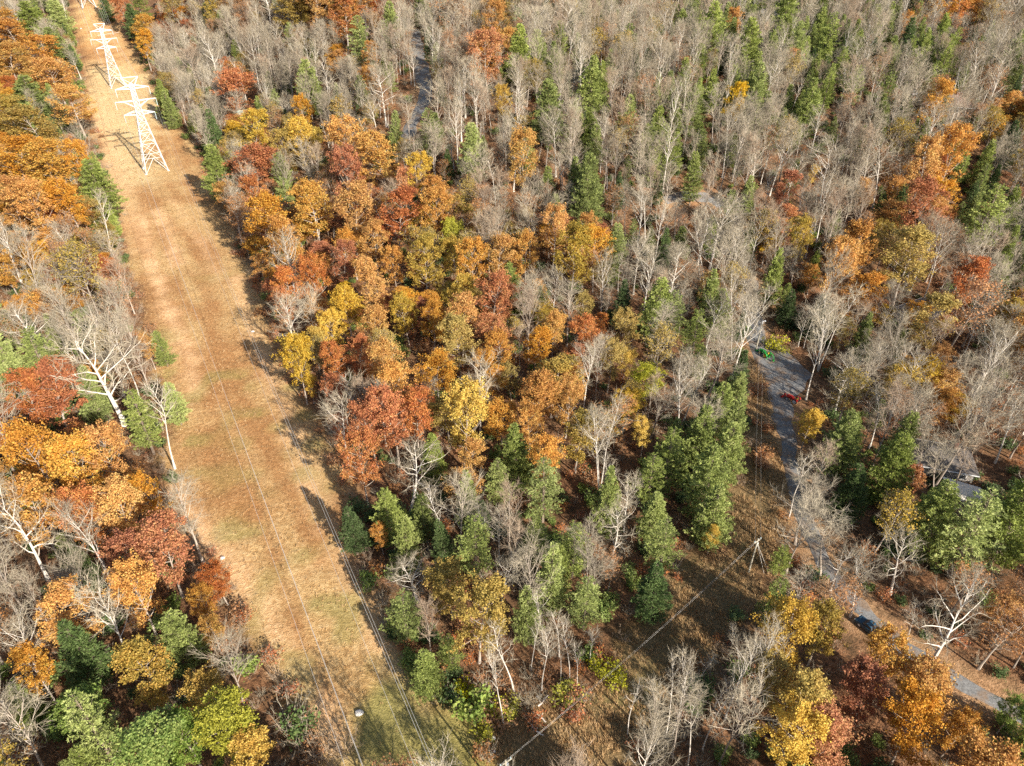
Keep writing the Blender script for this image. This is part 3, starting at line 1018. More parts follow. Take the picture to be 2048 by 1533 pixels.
for ln in BASES.strip().split('\n'):
    a = ln.split('|'); q = a[0].split(); k = q[0]; bx, by, tx, ty, w = map(float, q[1:])
    p, dep = hit(bx, by); d = ray(tx, ty); t = p[1] / d[1]; top = d * t + (0, 0, HC)
    v = top - p; H = float(np.linalg.norm(v))
    if H > 26: v *= 26 / H; H = 26.
    TREES.append(dict(k=k, pos=p, H=H, Wd=max(w * dep / FPX, H * .2) * .95, ax=v / H, px=(bx + tx * 2) / 3, py=(by + ty * 2) / 3, s=w, label=a[1] if len(a) > 1 else None, short=a[2] if len(a) > 2 else None, hero=True))

# ---- buildings and other places that must stay clear of filling trees
HOUSES = [  # px, py, rz, length, depth, wall h, kind, roof, wall, label
    (505, 224, .5, 15, 9, 3., 'gable', (.46, .58, .52), (.45, .40, .33), 'house with pale green metal roof half hidden behind the scarlet tree', 'green roof'),
    (1545, 26, -.6, 13, 9, 3., 'gable', (.26, .27, .27), (.40, .35, .28), 'house with grey gabled roof among pines at the top edge', 'grey gable at the top'),
    (1892, 200, -.35, 19, 12, 3., 'hip', (.24, .155, .115), (.42, .34, .26), 'long house with brown hipped roof on the upper right hillside', 'brown hipped roof'),
    (1848, 616, .5, 14, 10, 3., 'gable', (.22, .22, .225), (.70, .68, .64), 'grey-roofed house with white gutters hidden by olive oaks', 'grey-roofed house'),
    (1885, 905, -.3, 13, 9, 3., 'hip', (.12, .105, .095), (.36, .33, .30), 'house with dark grey hipped roof behind the leaning birch', 'dark hipped roof'),
    (1926, 975, -.5, 6.5, 5, 2.4, 'gable', (.66, .60, .50), (.50, .46, .40), 'small shed with a cream roof above the right-hand pines', 'cream-roofed shed')]
CLR = []
for h_ in HOUSES:
    p, _ = hit(h_[0], h_[1], h_[5] + 1); CLR.append((p[0], p[1], h_[3] * .5 + 1))
VEH = {'tractor': (1529, 712), 'red': (1586, 803), 'truck': (1740, 1262), 'car': (1829, 190)}
for x, y in VEH.values():
    p, _ = hit(x, y, .5); CLR.append((p[0], p[1], 5.)); CLR.append((p[0] * .99, p[1] - 7, 3.5))
CLR = np.array(CLR)

hp = np.array([t['pos'][:2] for t in TREES]); hw = np.array([t['Wd'] for t in TREES])
cs = 5.4
rg = np.random.default_rng(21)
xs, ys = np.meshgrid(np.arange(-420, 420, cs), np.arange(28, 640, cs))
xs = xs.ravel() + rg.uniform(-.42, .42, xs.size) * cs; ys = ys.ravel() + rg.uniform(-.42, .42, ys.size) * cs
zs = terr(xs, ys)
px, py, dep = proj(xs, ys, zs + 10)
ok = (dep > 30) & (px > -130) & (px < 2230) & (py > -90) & (py < 1900)
ok &= sdist(W_CLEAR, xs, ys) < -1.2
ok &= sdist(W_MEADOW, xs, ys) < -.5
for p_, w_ in W_ROADS.values(): ok &= dist_line(p_, xs, ys) > w_ + .5
ok &= sdist(W_PARK, xs, ys) < -1.5
for i in np.nonzero(ok)[0]:
    x, y, z = xs[i], ys[i], zs[i]
    c = cell(px[i], py[i])
    out = py[i] > 1560 or px[i] > 2060 or px[i] < -15
    if c in '.sr':
        if not out: 
            if rg.random() > (.22 if c != '.' else .0): continue
        c = 'B' if c != '.' else 'k'
    if py[i] > 1560 and 1150 < px[i] < 1750: c = 'G' if (px[i] // 90) % 2 else 'o'
    if np.any((CLR[:, 0] - x) ** 2 + (CLR[:, 1] - y) ** 2 < CLR[:, 2] ** 2): continue
    ks, ps = zip(*MIX[c]); k = ks[np.searchsorted(np.cumsum(ps), rg.random() * sum(ps) * .9999)]
    dn = {'autumn_tree': .85, 'pine_tree': .66, 'bare_tree': .92}[KIND[k]]
    if c == 'b': dn = .9
    if rg.random() > dn: continue
    H0, W0 = SZ[k]; s = rg.uniform(.66, 1.24); H = H0 * s * rg.uniform(.92, 1.08); Wd = W0 * s * rg.uniform(.9, 1.1)
    if y < 100: Wd *= .9
    dd = np.hypot(hp[:, 0] - x, hp[:, 1] - y)
    lim = (hw + Wd) * (.36 if KIND[k] != 'bare_tree' else .34)
    if np.any(dd < lim): continue
    TREES.append(dict(k=k, pos=np.array([x, y, z]), H=H, Wd=Wd, ax=None, px=px[i], py=py[i], s=Wd * FPX / dep[i], label=None, short=None, hero=False, out=out))

# ---- split into single trees and the rest
LAND = [(t['px'], t['py'], t['short']) for t in TREES if t['short']]
LAND += [(h_[0], h_[1], h_[10]) for h_ in HOUSES]
LAND += [(270, 240, 'nearest pylon'), (212, 110, 'middle pylon'), (1529, 712, 'green tractor'), (1586, 803, 'red tractor'), (1510, 1110, 'wooden power pole'), (1745, 1270, 'blue pickup truck'), (840, 160, 'pale gravel lane'), (1420, 405, 'shaded driveway'), (700, 275, 'sandy patch in the woods')]
def dirword(dx, dy):
    a = math.degrees(math.atan2(-dy, dx)) % 360
    return ['right of', 'up-right of', 'above', 'up-left of', 'left of', 'down-left of', 'below', 'down-right of'][int((a + 22.5) // 45) % 8]
ORD = ['nearest', 'second nearest', 'third nearest', 'fourth nearest', 'fifth nearest', 'sixth nearest', 'seventh nearest', 'eighth nearest', 'ninth nearest', 'tenth nearest']
def autolabel(items):
    """items: list of dicts with px, py, k; writes a label that names one thing only"""
    b = {}
    for t in items:
        if t['label']: continue
        d = sorted((math.hypot(t['px'] - x, t['py'] - y), n_, x, y) for x, y, n_ in LAND if n_ != t['short'])[0]
        key = (t['k'], d[1], dirword(t['px'] - d[2], t['py'] - d[3])); b.setdefault(key, []).append((d[0], id(t), t))
    for (k, n_, dw), l in b.items():
        l.sort()
        for i, (_, _, t) in enumerate(l):
            o = ORD[i] if i < 10 else '%dth nearest' % (i + 1)
            t['label'] = (o + ' ' if len(l) > 1 else '') + PHRASE[k] + ' ' + dw + ' the ' + n_
single, rest = [], {}
for kind in ('autumn_tree', 'bare_tree', 'pine_tree'):
    l = [t for t in TREES if KIND[t['k']] == kind]
    l.sort(key=lambda t: (not t['hero'], t.get('out', False), -t['s']))
    n_in = [t for t in l if not t.get('out', False) and -5 < t['py'] + t['s'] * .3]
    single += n_in[:300]
    ids = set(id(t) for t in n_in[:300]); rest[kind] = [t for t in l if id(t) not in ids]
autolabel(single)

ROOTP = {}    # (key, variant) -> objects of the first thing built, used by the stuff scatters
def place(t, rgp):
    k = t['k']; var = PROTO[k]; vi = t.get('v'); 
    if vi is None: vi = int(rgp.integers(len(var)))
    H0, W0, parts = var[vi]
    kind = KIND[k]
    o = thing(kind, tuple(t['pos'] - (0, 0, .15)), t['label'], CATN[kind], 0, GROUP[kind])
    sx = t['Wd'] / W0; sz = t['H'] / H0
    o.scale = (sx, sx, sz)
    spin = Quaternion((0, 0, 1), rgp.random() * 6.283)
    q = Vector(t['ax']).to_track_quat('Z', 'Y') if t['ax'] is not None else Quaternion((1, 0, 0), rgp.normal(0, .025)) @ Quaternion((0, 1, 0), rgp.normal(0, .025))
    o.rotation_mode = 'QUATERNION'; o.rotation_quaternion = q @ spin
    obs = []
    for nm, me_ in parts:
        c = bpy.data.objects.new(nm, me_); COL.objects.link(c); c.parent = o; obs.append(c)
    ROOTP.setdefault((k, vi), obs)
    return o
rgp = np.random.default_rng(5)
for t in single: place(t, rgp)

def scatter(name, pts, label, cat, extra=None):
    """one object of kind stuff: instances of the prototypes standing on its points; pts: (k, v, pos, rotz, sxy, sz)"""
    keys = sorted(set((p[0], p[1]) for p in pts))
    me = bpy.data.meshes.new(name); P = np.array([p[2] for p in pts], np.float32)
    me.vertices.add(len(P)); me.vertices.foreach_set('co', P.ravel())
    a = me.attributes.new('proto', 'INT', 'POINT'); a.data.foreach_set('value', np.array([keys.index((p[0], p[1])) for p in pts], np.int32))
    a = me.attributes.new('rot', 'FLOAT_VECTOR', 'POINT'); a.data.foreach_set('vector', np.array([(0, 0, p[3]) for p in pts], np.float32).ravel())
    a = me.attributes.new('scl', 'FLOAT_VECTOR', 'POINT'); a.data.foreach_set('vector', np.array([(p[4], p[4], p[5]) for p in pts], np.float32).ravel())
    o = obj(name, me); tag(o, label, cat, None, 'stuff')
    g = bpy.data.node_groups.new(name, 'GeometryNodeTree')
    g.interface.new_socket('Geometry', in_out='INPUT', socket_type='NodeSocketGeometry'); g.interface.new_socket('Geometry', in_out='OUTPUT', socket_type='NodeSocketGeometry')
    gi = g.nodes.new('NodeGroupInput'); go = g.nodes.new('NodeGroupOutput'); jn = g.nodes.new('GeometryNodeJoinGeometry')
    def attr(nm, ty):
        x = g.nodes.new('GeometryNodeInputNamedAttribute'); x.data_type = ty; x.inputs[0].default_value = nm
        return [s_ for s_ in x.outputs if s_.enabled and s_.name == 'Attribute'][0]
    ap, ar, as_ = attr('proto', 'INT'), attr('rot', 'FLOAT_VECTOR'), attr('scl', 'FLOAT_VECTOR')
    for i, ky in enumerate(keys):
        cmp_ = g.nodes.new('FunctionNodeCompare'); cmp_.data_type = 'INT'; cmp_.operation = 'EQUAL'
        ins = [s_ for s_ in cmp_.inputs if s_.enabled]
        g.links.new(ap, ins[0]); ins[1].default_value = i
        for ob in ROOTP[ky]:
            oi = g.nodes.new('GeometryNodeObjectInfo'); oi.inputs['Object'].default_value = ob; oi.inputs['As Instance'].default_value = True
            ip = g.nodes.new('GeometryNodeInstanceOnPoints')
            g.links.new(gi.outputs[0], ip.inputs['Points']); g.links.new(cmp_.outputs[0], ip.inputs['Selection']); g.links.new(oi.outputs['Geometry'], ip.inputs['Instance'])
            g.links.new(ar, ip.inputs['Rotation']); g.links.new(as_, ip.inputs['Scale'])
            g.links.new(ip.outputs[0], jn.inputs[0])
    g.links.new(jn.outputs[0], go.inputs[0])
    md = o.modifiers.new('scatter', 'NODES'); md.node_group = g
    return o
avail = {}
for (k, v) in ROOTP: avail.setdefault(k, []).append(v)
for kind, lab, nm in (('autumn_tree', 'further autumn coloured trees filling the woods behind the nearer crowns', 'autumn_woods'), ('bare_tree', 'mass of grey leafless trees covering the rising hillside beyond', 'bare_woods'), ('pine_tree', 'scattered small green pines mixed through the far bare woods', 'pine_woods')):
    pts = []
    for t in rest[kind]:
        k = t['k']
        if k not in avail: continue
        v = int(rgp.choice(avail[k])); H0, W0, _ = PROTO[k][v]
        pts.append((k, v, t['pos'] - (0, 0, .15), rgp.random() * 6.28, t['Wd'] / W0, t['H'] / H0))
    if pts: scatter(nm, pts, lab, 'woods')
print('TREES', len(TREES), {k: len(v) for k, v in rest.items()}, len(single))

# ---- shrubs: single ones along the edges, undergrowth as one mass
SHR = []
def edge_px(pts, n, kinds, spread, rg_):
    pts = np.array(pts, float)
    for _ in range(n):
        i = int(rg_.integers(len(pts) - 1)); f = rg_.random(); q = pts[i] * (1 - f) + pts[i + 1] * f + rg_.normal(0, spread, 2)
        p, d_ = hit(q[0], q[1], .8); k = kinds[int(rg_.integers(len(kinds)))]; s = rg_.uniform(.7, 1.35)
        SHR.append(dict(k=k, pos=np.array([p[0], p[1], terr(p[0], p[1])]), H=2.4 * s, Wd=3. * s, ax=None, px=q[0], py=q[1], s=3 * s * FPX / d_, label=None, short=None, hero=True))
rgs = np.random.default_rng(77)
edge_px([(905, 1400), (830, 1340), (775, 1240), (710, 1110)], 12, ['sb', 'sr', 'sg'], 8, rgs)
edge_px([(690, 960), (640, 850), (580, 740), (530, 620), (480, 500)], 24, ['sb', 'sr', 'sr'], 10, rgs)
edge_px([(440, 400), (400, 310), (330, 215), (290, 150)], 18, ['sb', 'sg', 'sr'], 7, rgs)
edge_px([(180, 230), (208, 350), (238, 440), (265, 560), (296, 680)], 24, ['sb', 'sr', 'sb'], 9, rgs)
edge_px([(430, 1130), (500, 1260), (560, 1360), (600, 1450), (620, 1520)], 20, ['sb', 'sr', 'sb'], 12, rgs)
edge_px([(920, 1440), (1000, 1400), (1080, 1430), (1150, 1400), (1220, 1350)], 22, ['sb', 'sr', 'sy', 'sb'], 22, rgs)
edge_px([(1500, 760), (1530, 850), (1520, 950)], 16, ['sr', 'sb'], 12, rgs)
edge_px([(650, 255), (730, 275), (820, 300)], 14, ['sr', 'sb', 'sb'], 6, rgs)
edge_px([(1480, 1290), (1400, 1400), (1320, 1480)], 16, ['sb', 'sb', 'sg'], 22, rgs)
for x, y, k, s in [(943, 1422, 'sg', 1.9), (594, 1462, 'sg', 1.6), (1132, 1388, 'sy', 1.3), (357, 253, 'sg', 1.4), (1070, 1447, 'sr', 1.1), (968, 1462, 'sy', 1.), (372, 276, 'sg', 1.3), (165, 180, 'sg', 1.6), (1550, 690, 'sy', 1.7), (1560, 700, 'sy', 1.2), (650, 1505, 'sb', 1.8), (690, 1500, 'sb', 1.6), (575, 1440, 'sb', 2.2), (598, 1480, 'sb', 2.)]:
    p, d_ = hit(x, y, .9); SHR.append(dict(k=k, pos=np.array([p[0], p[1], terr(p[0], p[1])]), H=2.4 * s, Wd=3. * s, ax=None, px=x, py=y, s=3 * s * FPX / d_, label=None, short=None, hero=True))
autolabel(SHR)
for t in SHR: place(t, rgp)
for (k, v) in ROOTP:
    if k[0] == 's' and k not in ('sc', 'so'): avail.setdefault(k, []).append(v)
pts = []
cs = 3.6
xs, ys = np.meshgrid(np.arange(-420, 400, cs), np.arange(30, 560, cs))
xs = xs.ravel() + rg.uniform(-.5, .5, xs.size) * cs; ys = ys.ravel() + rg.uniform(-.5, .5, ys.size) * cs; zs = terr(xs, ys)
px, py, dep = proj(xs, ys, zs)
ok = (dep > 30) & (px > -60) & (px < 2110) & (py > -20) & (py < 1650) & (sdist(W_CLEAR, xs, ys) < .5) & (sdist(W_MEADOW, xs, ys) < 1)
for p_, w_ in W_ROADS.values(): ok &= dist_line(p_, xs, ys) > w_ + 1.2
ok &= sdist(W_PARK, xs, ys) < -1.
for i in np.nonzero(ok)[0]:
    if rg.random() > .80: continue
    k = ['sb', 'sb', 'sb', 'sr', 'sr', 'sg'][int(rg.integers(6))]
    if cell(px[i], py[i]) in 'gG' and rg.random() < .5: k = 'sg'
    if np.any((CLR[:, 0] - xs[i]) ** 2 + (CLR[:, 1] - ys[i]) ** 2 < (CLR[:, 2] * .8) ** 2): continue
    s = rg.uniform(.5, 1.3); pts.append((k, int(rgp.choice(avail[k])), (xs[i], ys[i], zs[i] - .1), rg.random() * 6.28, s, s))
scatter('undergrowth', pts, 'low tangled undergrowth beneath the trees across the whole woods', 'undergrowth')
print('UNDER', len(pts))

# ---- dry grass tufts on the cleared strip and the meadow
def tufts(n, poly, soft, seed, hgt):
    r = np.random.default_rng(seed); lo = poly.min(0); hi = poly.max(0)
    hi = np.minimum(hi, [400, 480]); lo = np.maximum(lo, [-420, 30])
    x = r.uniform(lo[0], hi[0], n * 3); y = r.uniform(lo[1], hi[1], n * 3)
    m_ = sdist(poly, x, y) > -soft
    for p_, w_, s_ in W_PATHS: m_ &= (dist_line(p_, x, y) > w_ * .7) | (r.random(x.size) < .25)
    m_ &= vnoise(x, y, 5., seed) + .4 * vnoise(x, y, 1.7, seed + 1) > r.uniform(.2, 1.0, x.size)
    m_ &= ~((sdist(W_GREEN, x, y) > -1) & (r.random(x.size) < .93))
    x, y = x[m_][:n], y[m_][:n]; z = terr(x, y) + .05
    per = 7; P = np.stack([x, y, z], -1).repeat(per, 0) + r.normal(0, .16, (len(x) * per, 3)) * (1, 1, 0)
    L = (hgt * r.uniform(.5, 1.4, len(x))).repeat(per) * r.uniform(.7, 1.2, len(P))
    az = r.uniform(0, 6.283, len(P)); til = r.uniform(.2, .9, len(P))
    d = np.stack([np.cos(az) * til, np.sin(az) * til, np.ones(len(P))], -1)
    sd = np.stack([-np.sin(az), np.cos(az), 0 * az], -1) * .05
    V = np.stack([P - sd, P + sd, P + d * L[:, None]], 1).reshape(-1, 3)
    return V, per
GM = leafmat('dry grass blades', [(.32, .18, .065), (.46, .28, .12), (.58, .38, .18), (.66, .48, .26)], .2)
V1, per = tufts(60000, W_CLEAR, .5, 3, .30)
V2, _ = tufts(22000, W_MEADOW, 1., 4, .5)
me = mesh_np('dry_grass', np.concatenate([V1, V2]), 3, GM, per)
tag(obj('dry_grass', me), 'dry tan grass tufts covering the power line clearing and meadow', 'grass', None, 'stuff')

# ------------------------------------------------------------------ pylons
AX = math.atan2(.515, .857)
def solveH(bx, by, tx, ty):
    p, _ = hit(bx, by); d = ray(tx, ty); t = p[1] / d[1]; return p, d[2] * t + HC - p[2]
p1, H1 = solveH(312, 340, 250, 155); p2, H2 = solveH(236, 173, 197, 48)
hs = [solveH(312, 340, 312, yy)[1] for yy in (238, 210, 183)]
print('PYLON', p1, H1, p2, H2, hs)
TW = {}
def pylon(loc, H, label, zr=0):
    t = thing('pylon', tuple(loc), label, 'pylon', AX, 'lattice pylons along the cleared strip')
    s = H / 42.
    bw, ww, tw_ = 5.0 * s, 1.35 * s, .8 * s      # half widths: foot, waist, top
    za, zb, zc = .62 * H, .76 * H, .885 * H      # crossarm heights
    def hw(z):
        return bw + (ww - bw) * z / za if z < za else ww + (tw_ - ww) * (z - za) / (H * .93 - za)
    cor = lambda z: [np.array([sx * hw(z), sy * hw(z), z]) for sx, sy in ((-1, -1), (1, -1), (1, 1), (-1, 1))]
    z1 = .16 * H
    for i in range(4):
        mb = MB(); a, b_ = cor(0)[i], cor(z1)[i]; mb.beam(a, b_, .26)
        j = (i + 1) % 4; mb.beam(a, (cor(z1)[i] + cor(z1)[j]) / 2, .15); j = (i - 1) % 4; mb.beam(a, (cor(z1)[i] + cor(z1)[j]) / 2, .15)
        mb.box(a + (0, 0, .05), (.8, .8, .5)); obj('leg', mb.mesh('leg', M['steel']), t)
    mb = MB(); zs_ = [z1]
    while zs_[-1] < H * .93: zs_.append(min(H * .93, zs_[-1] + 2.1 * hw(zs_[-1]) * (.75 if zs_[-1] < za else 1.0)))
    for i in range(len(zs_) - 1):
        A, B_ = cor(zs_[i]), cor(zs_[i + 1])
        for q in range(4):
            r_ = (q + 1) % 4
            mb.beam(A[q], B_[q], .23 if zs_[i] < za else .19); mb.beam(A[q], B_[r_], .125); mb.beam(A[r_], B_[q], .125); mb.beam(A[q], A[r_], .125)
    obj('lattice_mast', mb.mesh('lattice_mast', M['steel']), t)
    tips = {}
    for z, hwid, nm in ((za, 6.6, 'lower'), (zb, 8.6, 'middle'), (zc, 7.0, 'upper')):
        hwid *= s; mb = MB(); w0 = hw(z)
        for sx in (-1, 1):
            tip = np.array([sx * hwid, 0, z + .2])
            for sy in (-1, 1):
                a = np.array([sx * w0, sy * w0, z]); b_ = np.array([sx * w0, sy * w0, z + 1.5 * s if nm != 'middle' else z - 2.6 * s])
                mb.beam(a, tip, .2); mb.beam(b_, tip if nm != 'middle' else a * .45 + tip * .55, .17)
                for f in (.3, .55, .8): mb.beam(a * (1 - f) + tip * f, np.array([a[0], -a[1], a[2]]) * (1 - f) + tip * f, .15)
                for f0, f1 in ((0, .3), (.3, .55), (.55, .8)): mb.beam(a * (1 - f0) + tip * f0, np.array([a[0], -a[1], a[2]]) * (1 - f1) + tip * f1, .13)
            tips[(nm, sx)] = tip
        obj('crossarm', mb.mesh('crossarm', M['steel']), t)
        for sx in (-1, 1):
            i_ = MB(); tp = tips[(nm, sx)]; n_ = 9; zz = [tp[2] - .1 - 3.2 * s * q / (2 * n_) for q in range(2 * n_ + 1)]
            i_.tube([(tp[0], 0, z_) for z_ in zz], [.07 if q % 2 == 0 else .2 for q in range(2 * n_ + 1)], 8)
            obj('insulator', i_.mesh('insulator', M['insul']), t)
            tips[(nm, sx)] = tp - (0, 0, 3.3 * s)
    mb = MB(); zt = H * .93
    for sx in (-1, 1):
        for sy in (-1, 1): mb.beam((sx * hw(zt), sy * hw(zt), zt - 1.5), (sx * 3.6 * s, 0, H), .2)
        mb.beam((-sx * hw(zt), 0, zt), (sx * 3.6 * s, 0, H), .14)
    mb.beam((-3.6 * s, 0, H), (3.6 * s, 0, H), .22); tips[('peak', -1)] = np.array([-3.6 * s, 0, H]); tips[('peak', 1)] = np.array([3.6 * s, 0, H])
    obj('peak_frame', mb.mesh('peak_frame', M['steel']), t)
    ca_, sa_ = math.cos(AX), math.sin(AX)
    return {k: np.array([v[0] * ca_ - v[1] * sa_ + loc[0], v[0] * sa_ + v[1] * ca_ + loc[1], v[2] + loc[2]]) for k, v in tips.items()}
p3, _ = hit(178, 14)
t1 = pylon(p1, H1, 'nearest white lattice pylon, the one with its whole mast clear of others')
t2 = pylon(p2, H2, 'middle lattice pylon, its feet just behind the top of the nearest pylon')
t3 = pylon(p3, (H1 + H2) / 2, 'farthest pylon, only its lower lattice showing at the top edge')
T0 = np.array([40., -64., 0.]); ca_, sa_ = math.cos(AX), math.sin(AX)
offs = {('lower', -1): (.9, 27.), ('middle', -1): (-1.3, 31.), ('upper', -1): (.2, 36.), ('lower', 1): (3.8, 27.), ('middle', 1): (5.4, 31.), ('upper', 1): (4.6, 36.)}
def wire(a, b_, sag, r, label, name='power_line', mat='wire', group='conductors strung between the pylons', n_=28):
    f = np.linspace(0, 1, n_)[:, None]; P = a * (1 - f) + b_ * f; P[:, 2] -= (4 * sag * f * (1 - f))[:, 0]
    mb = MB(); mb.tube(P, [r] * n_, 4); me_ = mb.mesh(name, M[mat]); o = obj(name, me_); tag(o, label, 'power line', group); return o
lvl = {'lower': 'lowest', 'middle': 'middle', 'upper': 'upper', 'peak': 'topmost'}; sd_ = {-1: 'left', 1: 'right'}
for k, (ox, oz) in offs.items():
    wire(t1[k], T0 + (ox * ca_, ox * sa_, oz), 7., .018, f'{lvl[k[0]]} {sd_[k[1]]}-hand wire running from the nearest pylon down over the clearing')
for k in list(offs) + [('peak', -1), ('peak', 1)]:
    wire(t1[k], t2[k], 2.6, .035, f'{lvl[k[0]]} {sd_[k[1]]}-hand wire between the nearest and the middle pylon')
    wire(t2[k], t3[k], 2.6, .035, f'{lvl[k[0]]} {sd_[k[1]]}-hand wire between the middle and the farthest pylon')

# ------------------------------------------------------------------ wooden poles
def pole(bx, by, tx, ty, label, H=None, arm=True, guys=(), lamp=False):
    p, _ = hit(bx, by)
    if H is None: _, H = solveH(bx, by, tx, ty)
    t = thing('utility_pole', tuple(p), label, 'utility pole', .6)
    mb = MB(); mb.tube([(0, 0, -.3), (0, 0, H * .5), (0, 0, H)], [.19, .16, .12], 8); obj('post', mb.mesh('post', M['pole']), t)
    if arm:
        mb = MB(); mb.box((0, 0, H - .6), (2.0, .14, .16)); obj('crossarm', mb.mesh('crossarm', M['pole']), t)
        for x in (-.85, .85):
            mb = MB(); mb.tube([(x, 0, H - .52), (x, 0, H - .4), (x, 0, H - .3), (x, 0, H - .18)], [.05, .1, .07, .1], 8); obj('insulator', mb.mesh('insulator', M['insul']), t)
        mb = MB(); mb.tube([(.28, .1, H - 2.2), (.28, .1, H - 2.15), (.28, .1, H - 1.35), (.28, .1, H - 1.3)], [.16, .24, .24, .16], 12); obj('transformer', mb.mesh('transformer', plain('transformer grey', (.45, .47, .47))), t)
    if lamp:
        mb = MB(); mb.tube([(0, 0, H - .5), (.5, 0, H - .2), (1.1, 0, H - .15)], [.05, .05, .05], 6); obj('bracket', mb.mesh('bracket', M['steel']), t)
        mb = MB(); mb.tube([(0, 0, H - .9), (0, 0, H - .8), (0, 0, H + .1), (0, 0, H + .2)], [.15, .26, .26, .15], 10); obj('transformer', mb.mesh('transformer', M['steel']), t)
        mb = MB(); mb.tube([(1.1, 0, H - .35), (1.1, 0, H - .2), (1.1, 0, H - .08)], [.3, .26, .08], 10); obj('lamp_head', mb.mesh('lamp_head', M['steel']), t)
    for gx_, gy_ in guys:
        q, _ = hit(gx_, gy_); rot = Matrix.Rotation(-.6, 3, 'Z'); v = rot @ Vector(q - p)
        mb = MB(); mb.tube([(0, 0, H - 1), tuple(v)], [.035, .035], 4); obj('guy_wire', mb.mesh('guy_wire', M['wire']), t)
    return p + np.array([0, 0, H - .2])
q1 = pole(1497, 1145, 1521, 1078, 'guyed wooden power pole standing in the shaded grass strip', guys=[(1528, 1147), (1537, 1146)])
q2 = pole(1512, 700, 1523, 643, 'slim pole with white top beside the green tractor', arm=False, lamp=True)
q3 = pole(1012, 1604, 0, 0, 'wooden power pole just below the foot of the picture', H=12.)
for o_, s_ in ((-.8, 'upper'), (.8, 'lower')):
    dv = np.array([math.cos(.6) * o_, math.sin(.6) * o_, 0])
    wire(q1 + dv, q3 + dv, 1.2, .009, f'{s_} thin service wire crossing the brushy ground at the bottom', 'service_wire', 'wire', None, 20)
    wire(q1 + dv, q2 + dv, 1.5, .009, f'{s_} service wire from the guyed pole up to the white-topped pole', 'service_wire', 'wire', None, 20)

# ------------------------------------------------------------------ houses
glass = plain('dark window glass', (.05, .06, .07), .1, 0, 1, .1); trim = plain('white trim', (.78, .77, .74), .5)
for hx, hy, rz, L, D, wh, kind, rc, wc, label, short in HOUSES:
    p, _ = hit(hx, hy, wh + 1); z0 = min(terr(p[0] + a_, p[1] + b_) for a_ in (-5, 5) for b_ in (-5, 5))
    t = thing('house', (p[0], p[1], terr(p[0], p[1]) - .3), label, 'house', rz)
    mw = plain('siding ' + short, wc, .8, 0, 6, .12); mr = plain('roofing ' + short, rc, .6, 0, 2.5, .3)
    mb = MB(); mb.box((0, 0, (wh + .3) / 2 - .8), (L, D, wh + 1.9))
    rh = D * .26
    if kind == 'gable':
        for sx in (-1, 1): mb.add([(sx * L / 2, -D / 2, wh + .15), (sx * L / 2, D / 2, wh + .15), (sx * L / 2, 0, wh + rh)], [(0, 1, 2)])
    obj('wall', mb.mesh('wall', mw), t)
    mb = MB(); o_ = .6; zt = wh + .18; e_ = 0 if kind == 'gable' else D / 2; th_ = .16
    V = [(-L / 2 - o_, -D / 2 - o_, zt - .12), (L / 2 + o_, -D / 2 - o_, zt - .12), (L / 2 + o_, D / 2 + o_, zt - .12), (-L / 2 - o_, D / 2 + o_, zt - .12), (-L / 2 - o_ + e_, 0, wh + rh + .25), (L / 2 + o_ - e_, 0, wh + rh + .25)]
    V2_ = [(x, y, z + th_) for x, y, z in V]
    fs = [(0, 1, 5, 4), (2, 3, 4, 5), (1, 2, 5), (3, 0, 4)] if kind == 'hip' else [(0, 1, 5, 4), (2, 3, 4, 5)]
    mb.add(V2_ , fs); mb.add(V, [f[::-1] for f in fs])
    mb.add([V[0], V[1], V2_[1], V2_[0]], [(0, 1, 2, 3)]); mb.add([V[2], V[3], V2_[3], V2_[2]], [(0, 1, 2, 3)])
    if kind == 'hip': mb.add([V[1], V[2], V2_[2], V2_[1]], [(0, 1, 2, 3)]); mb.add([V[3], V[0], V2_[0], V2_[3]], [(0, 1, 2, 3)])
    rf = obj('roof', mb.mesh('roof', mr), t)
    mb = MB(); mb.box((L * .2, D * .1, wh + rh + .2), (.9, .9, 1.8)); mb.box((L * .2, D * .1, wh + rh + 1.15), (1.1, 1.1, .14))
    if L > 8: obj('chimney', mb.mesh('chimney', plain('brick ' + short, (.28, .13, .09))), rf)
    mb = MB()
    for sy in (-1, 1): mb.box((0, sy * (D / 2 + o_ + .1), zt - .1), (L + 2 * o_, .14, .16))
    obj('gutter', mb.mesh('gutter', trim), rf)
    nwin = max(1, int(L / 3.5))
    for sy in (-1, 1):
        for i in range(nwin):
            x = (i + .5) / nwin * L - L / 2
            if sy < 0 and i == nwin // 2:
                mb = MB(); mb.box((x, sy * (D / 2 + .02), 1.1), (1.0, .08, 2.1)); obj('door', mb.mesh('door', plain('door ' + short, (.25, .10, .07))), t); continue
            mb = MB(); mb.box((x, sy * (D / 2 + .02), 1.7), (1.3, .10, 1.3)); w_ = obj('window', mb.mesh('window', trim), t)
            mb = MB(); mb.box((x, sy * (D / 2 + .05), 1.7), (1.1, .08, 1.1)); obj('pane', mb.mesh('pane', glass), w_)

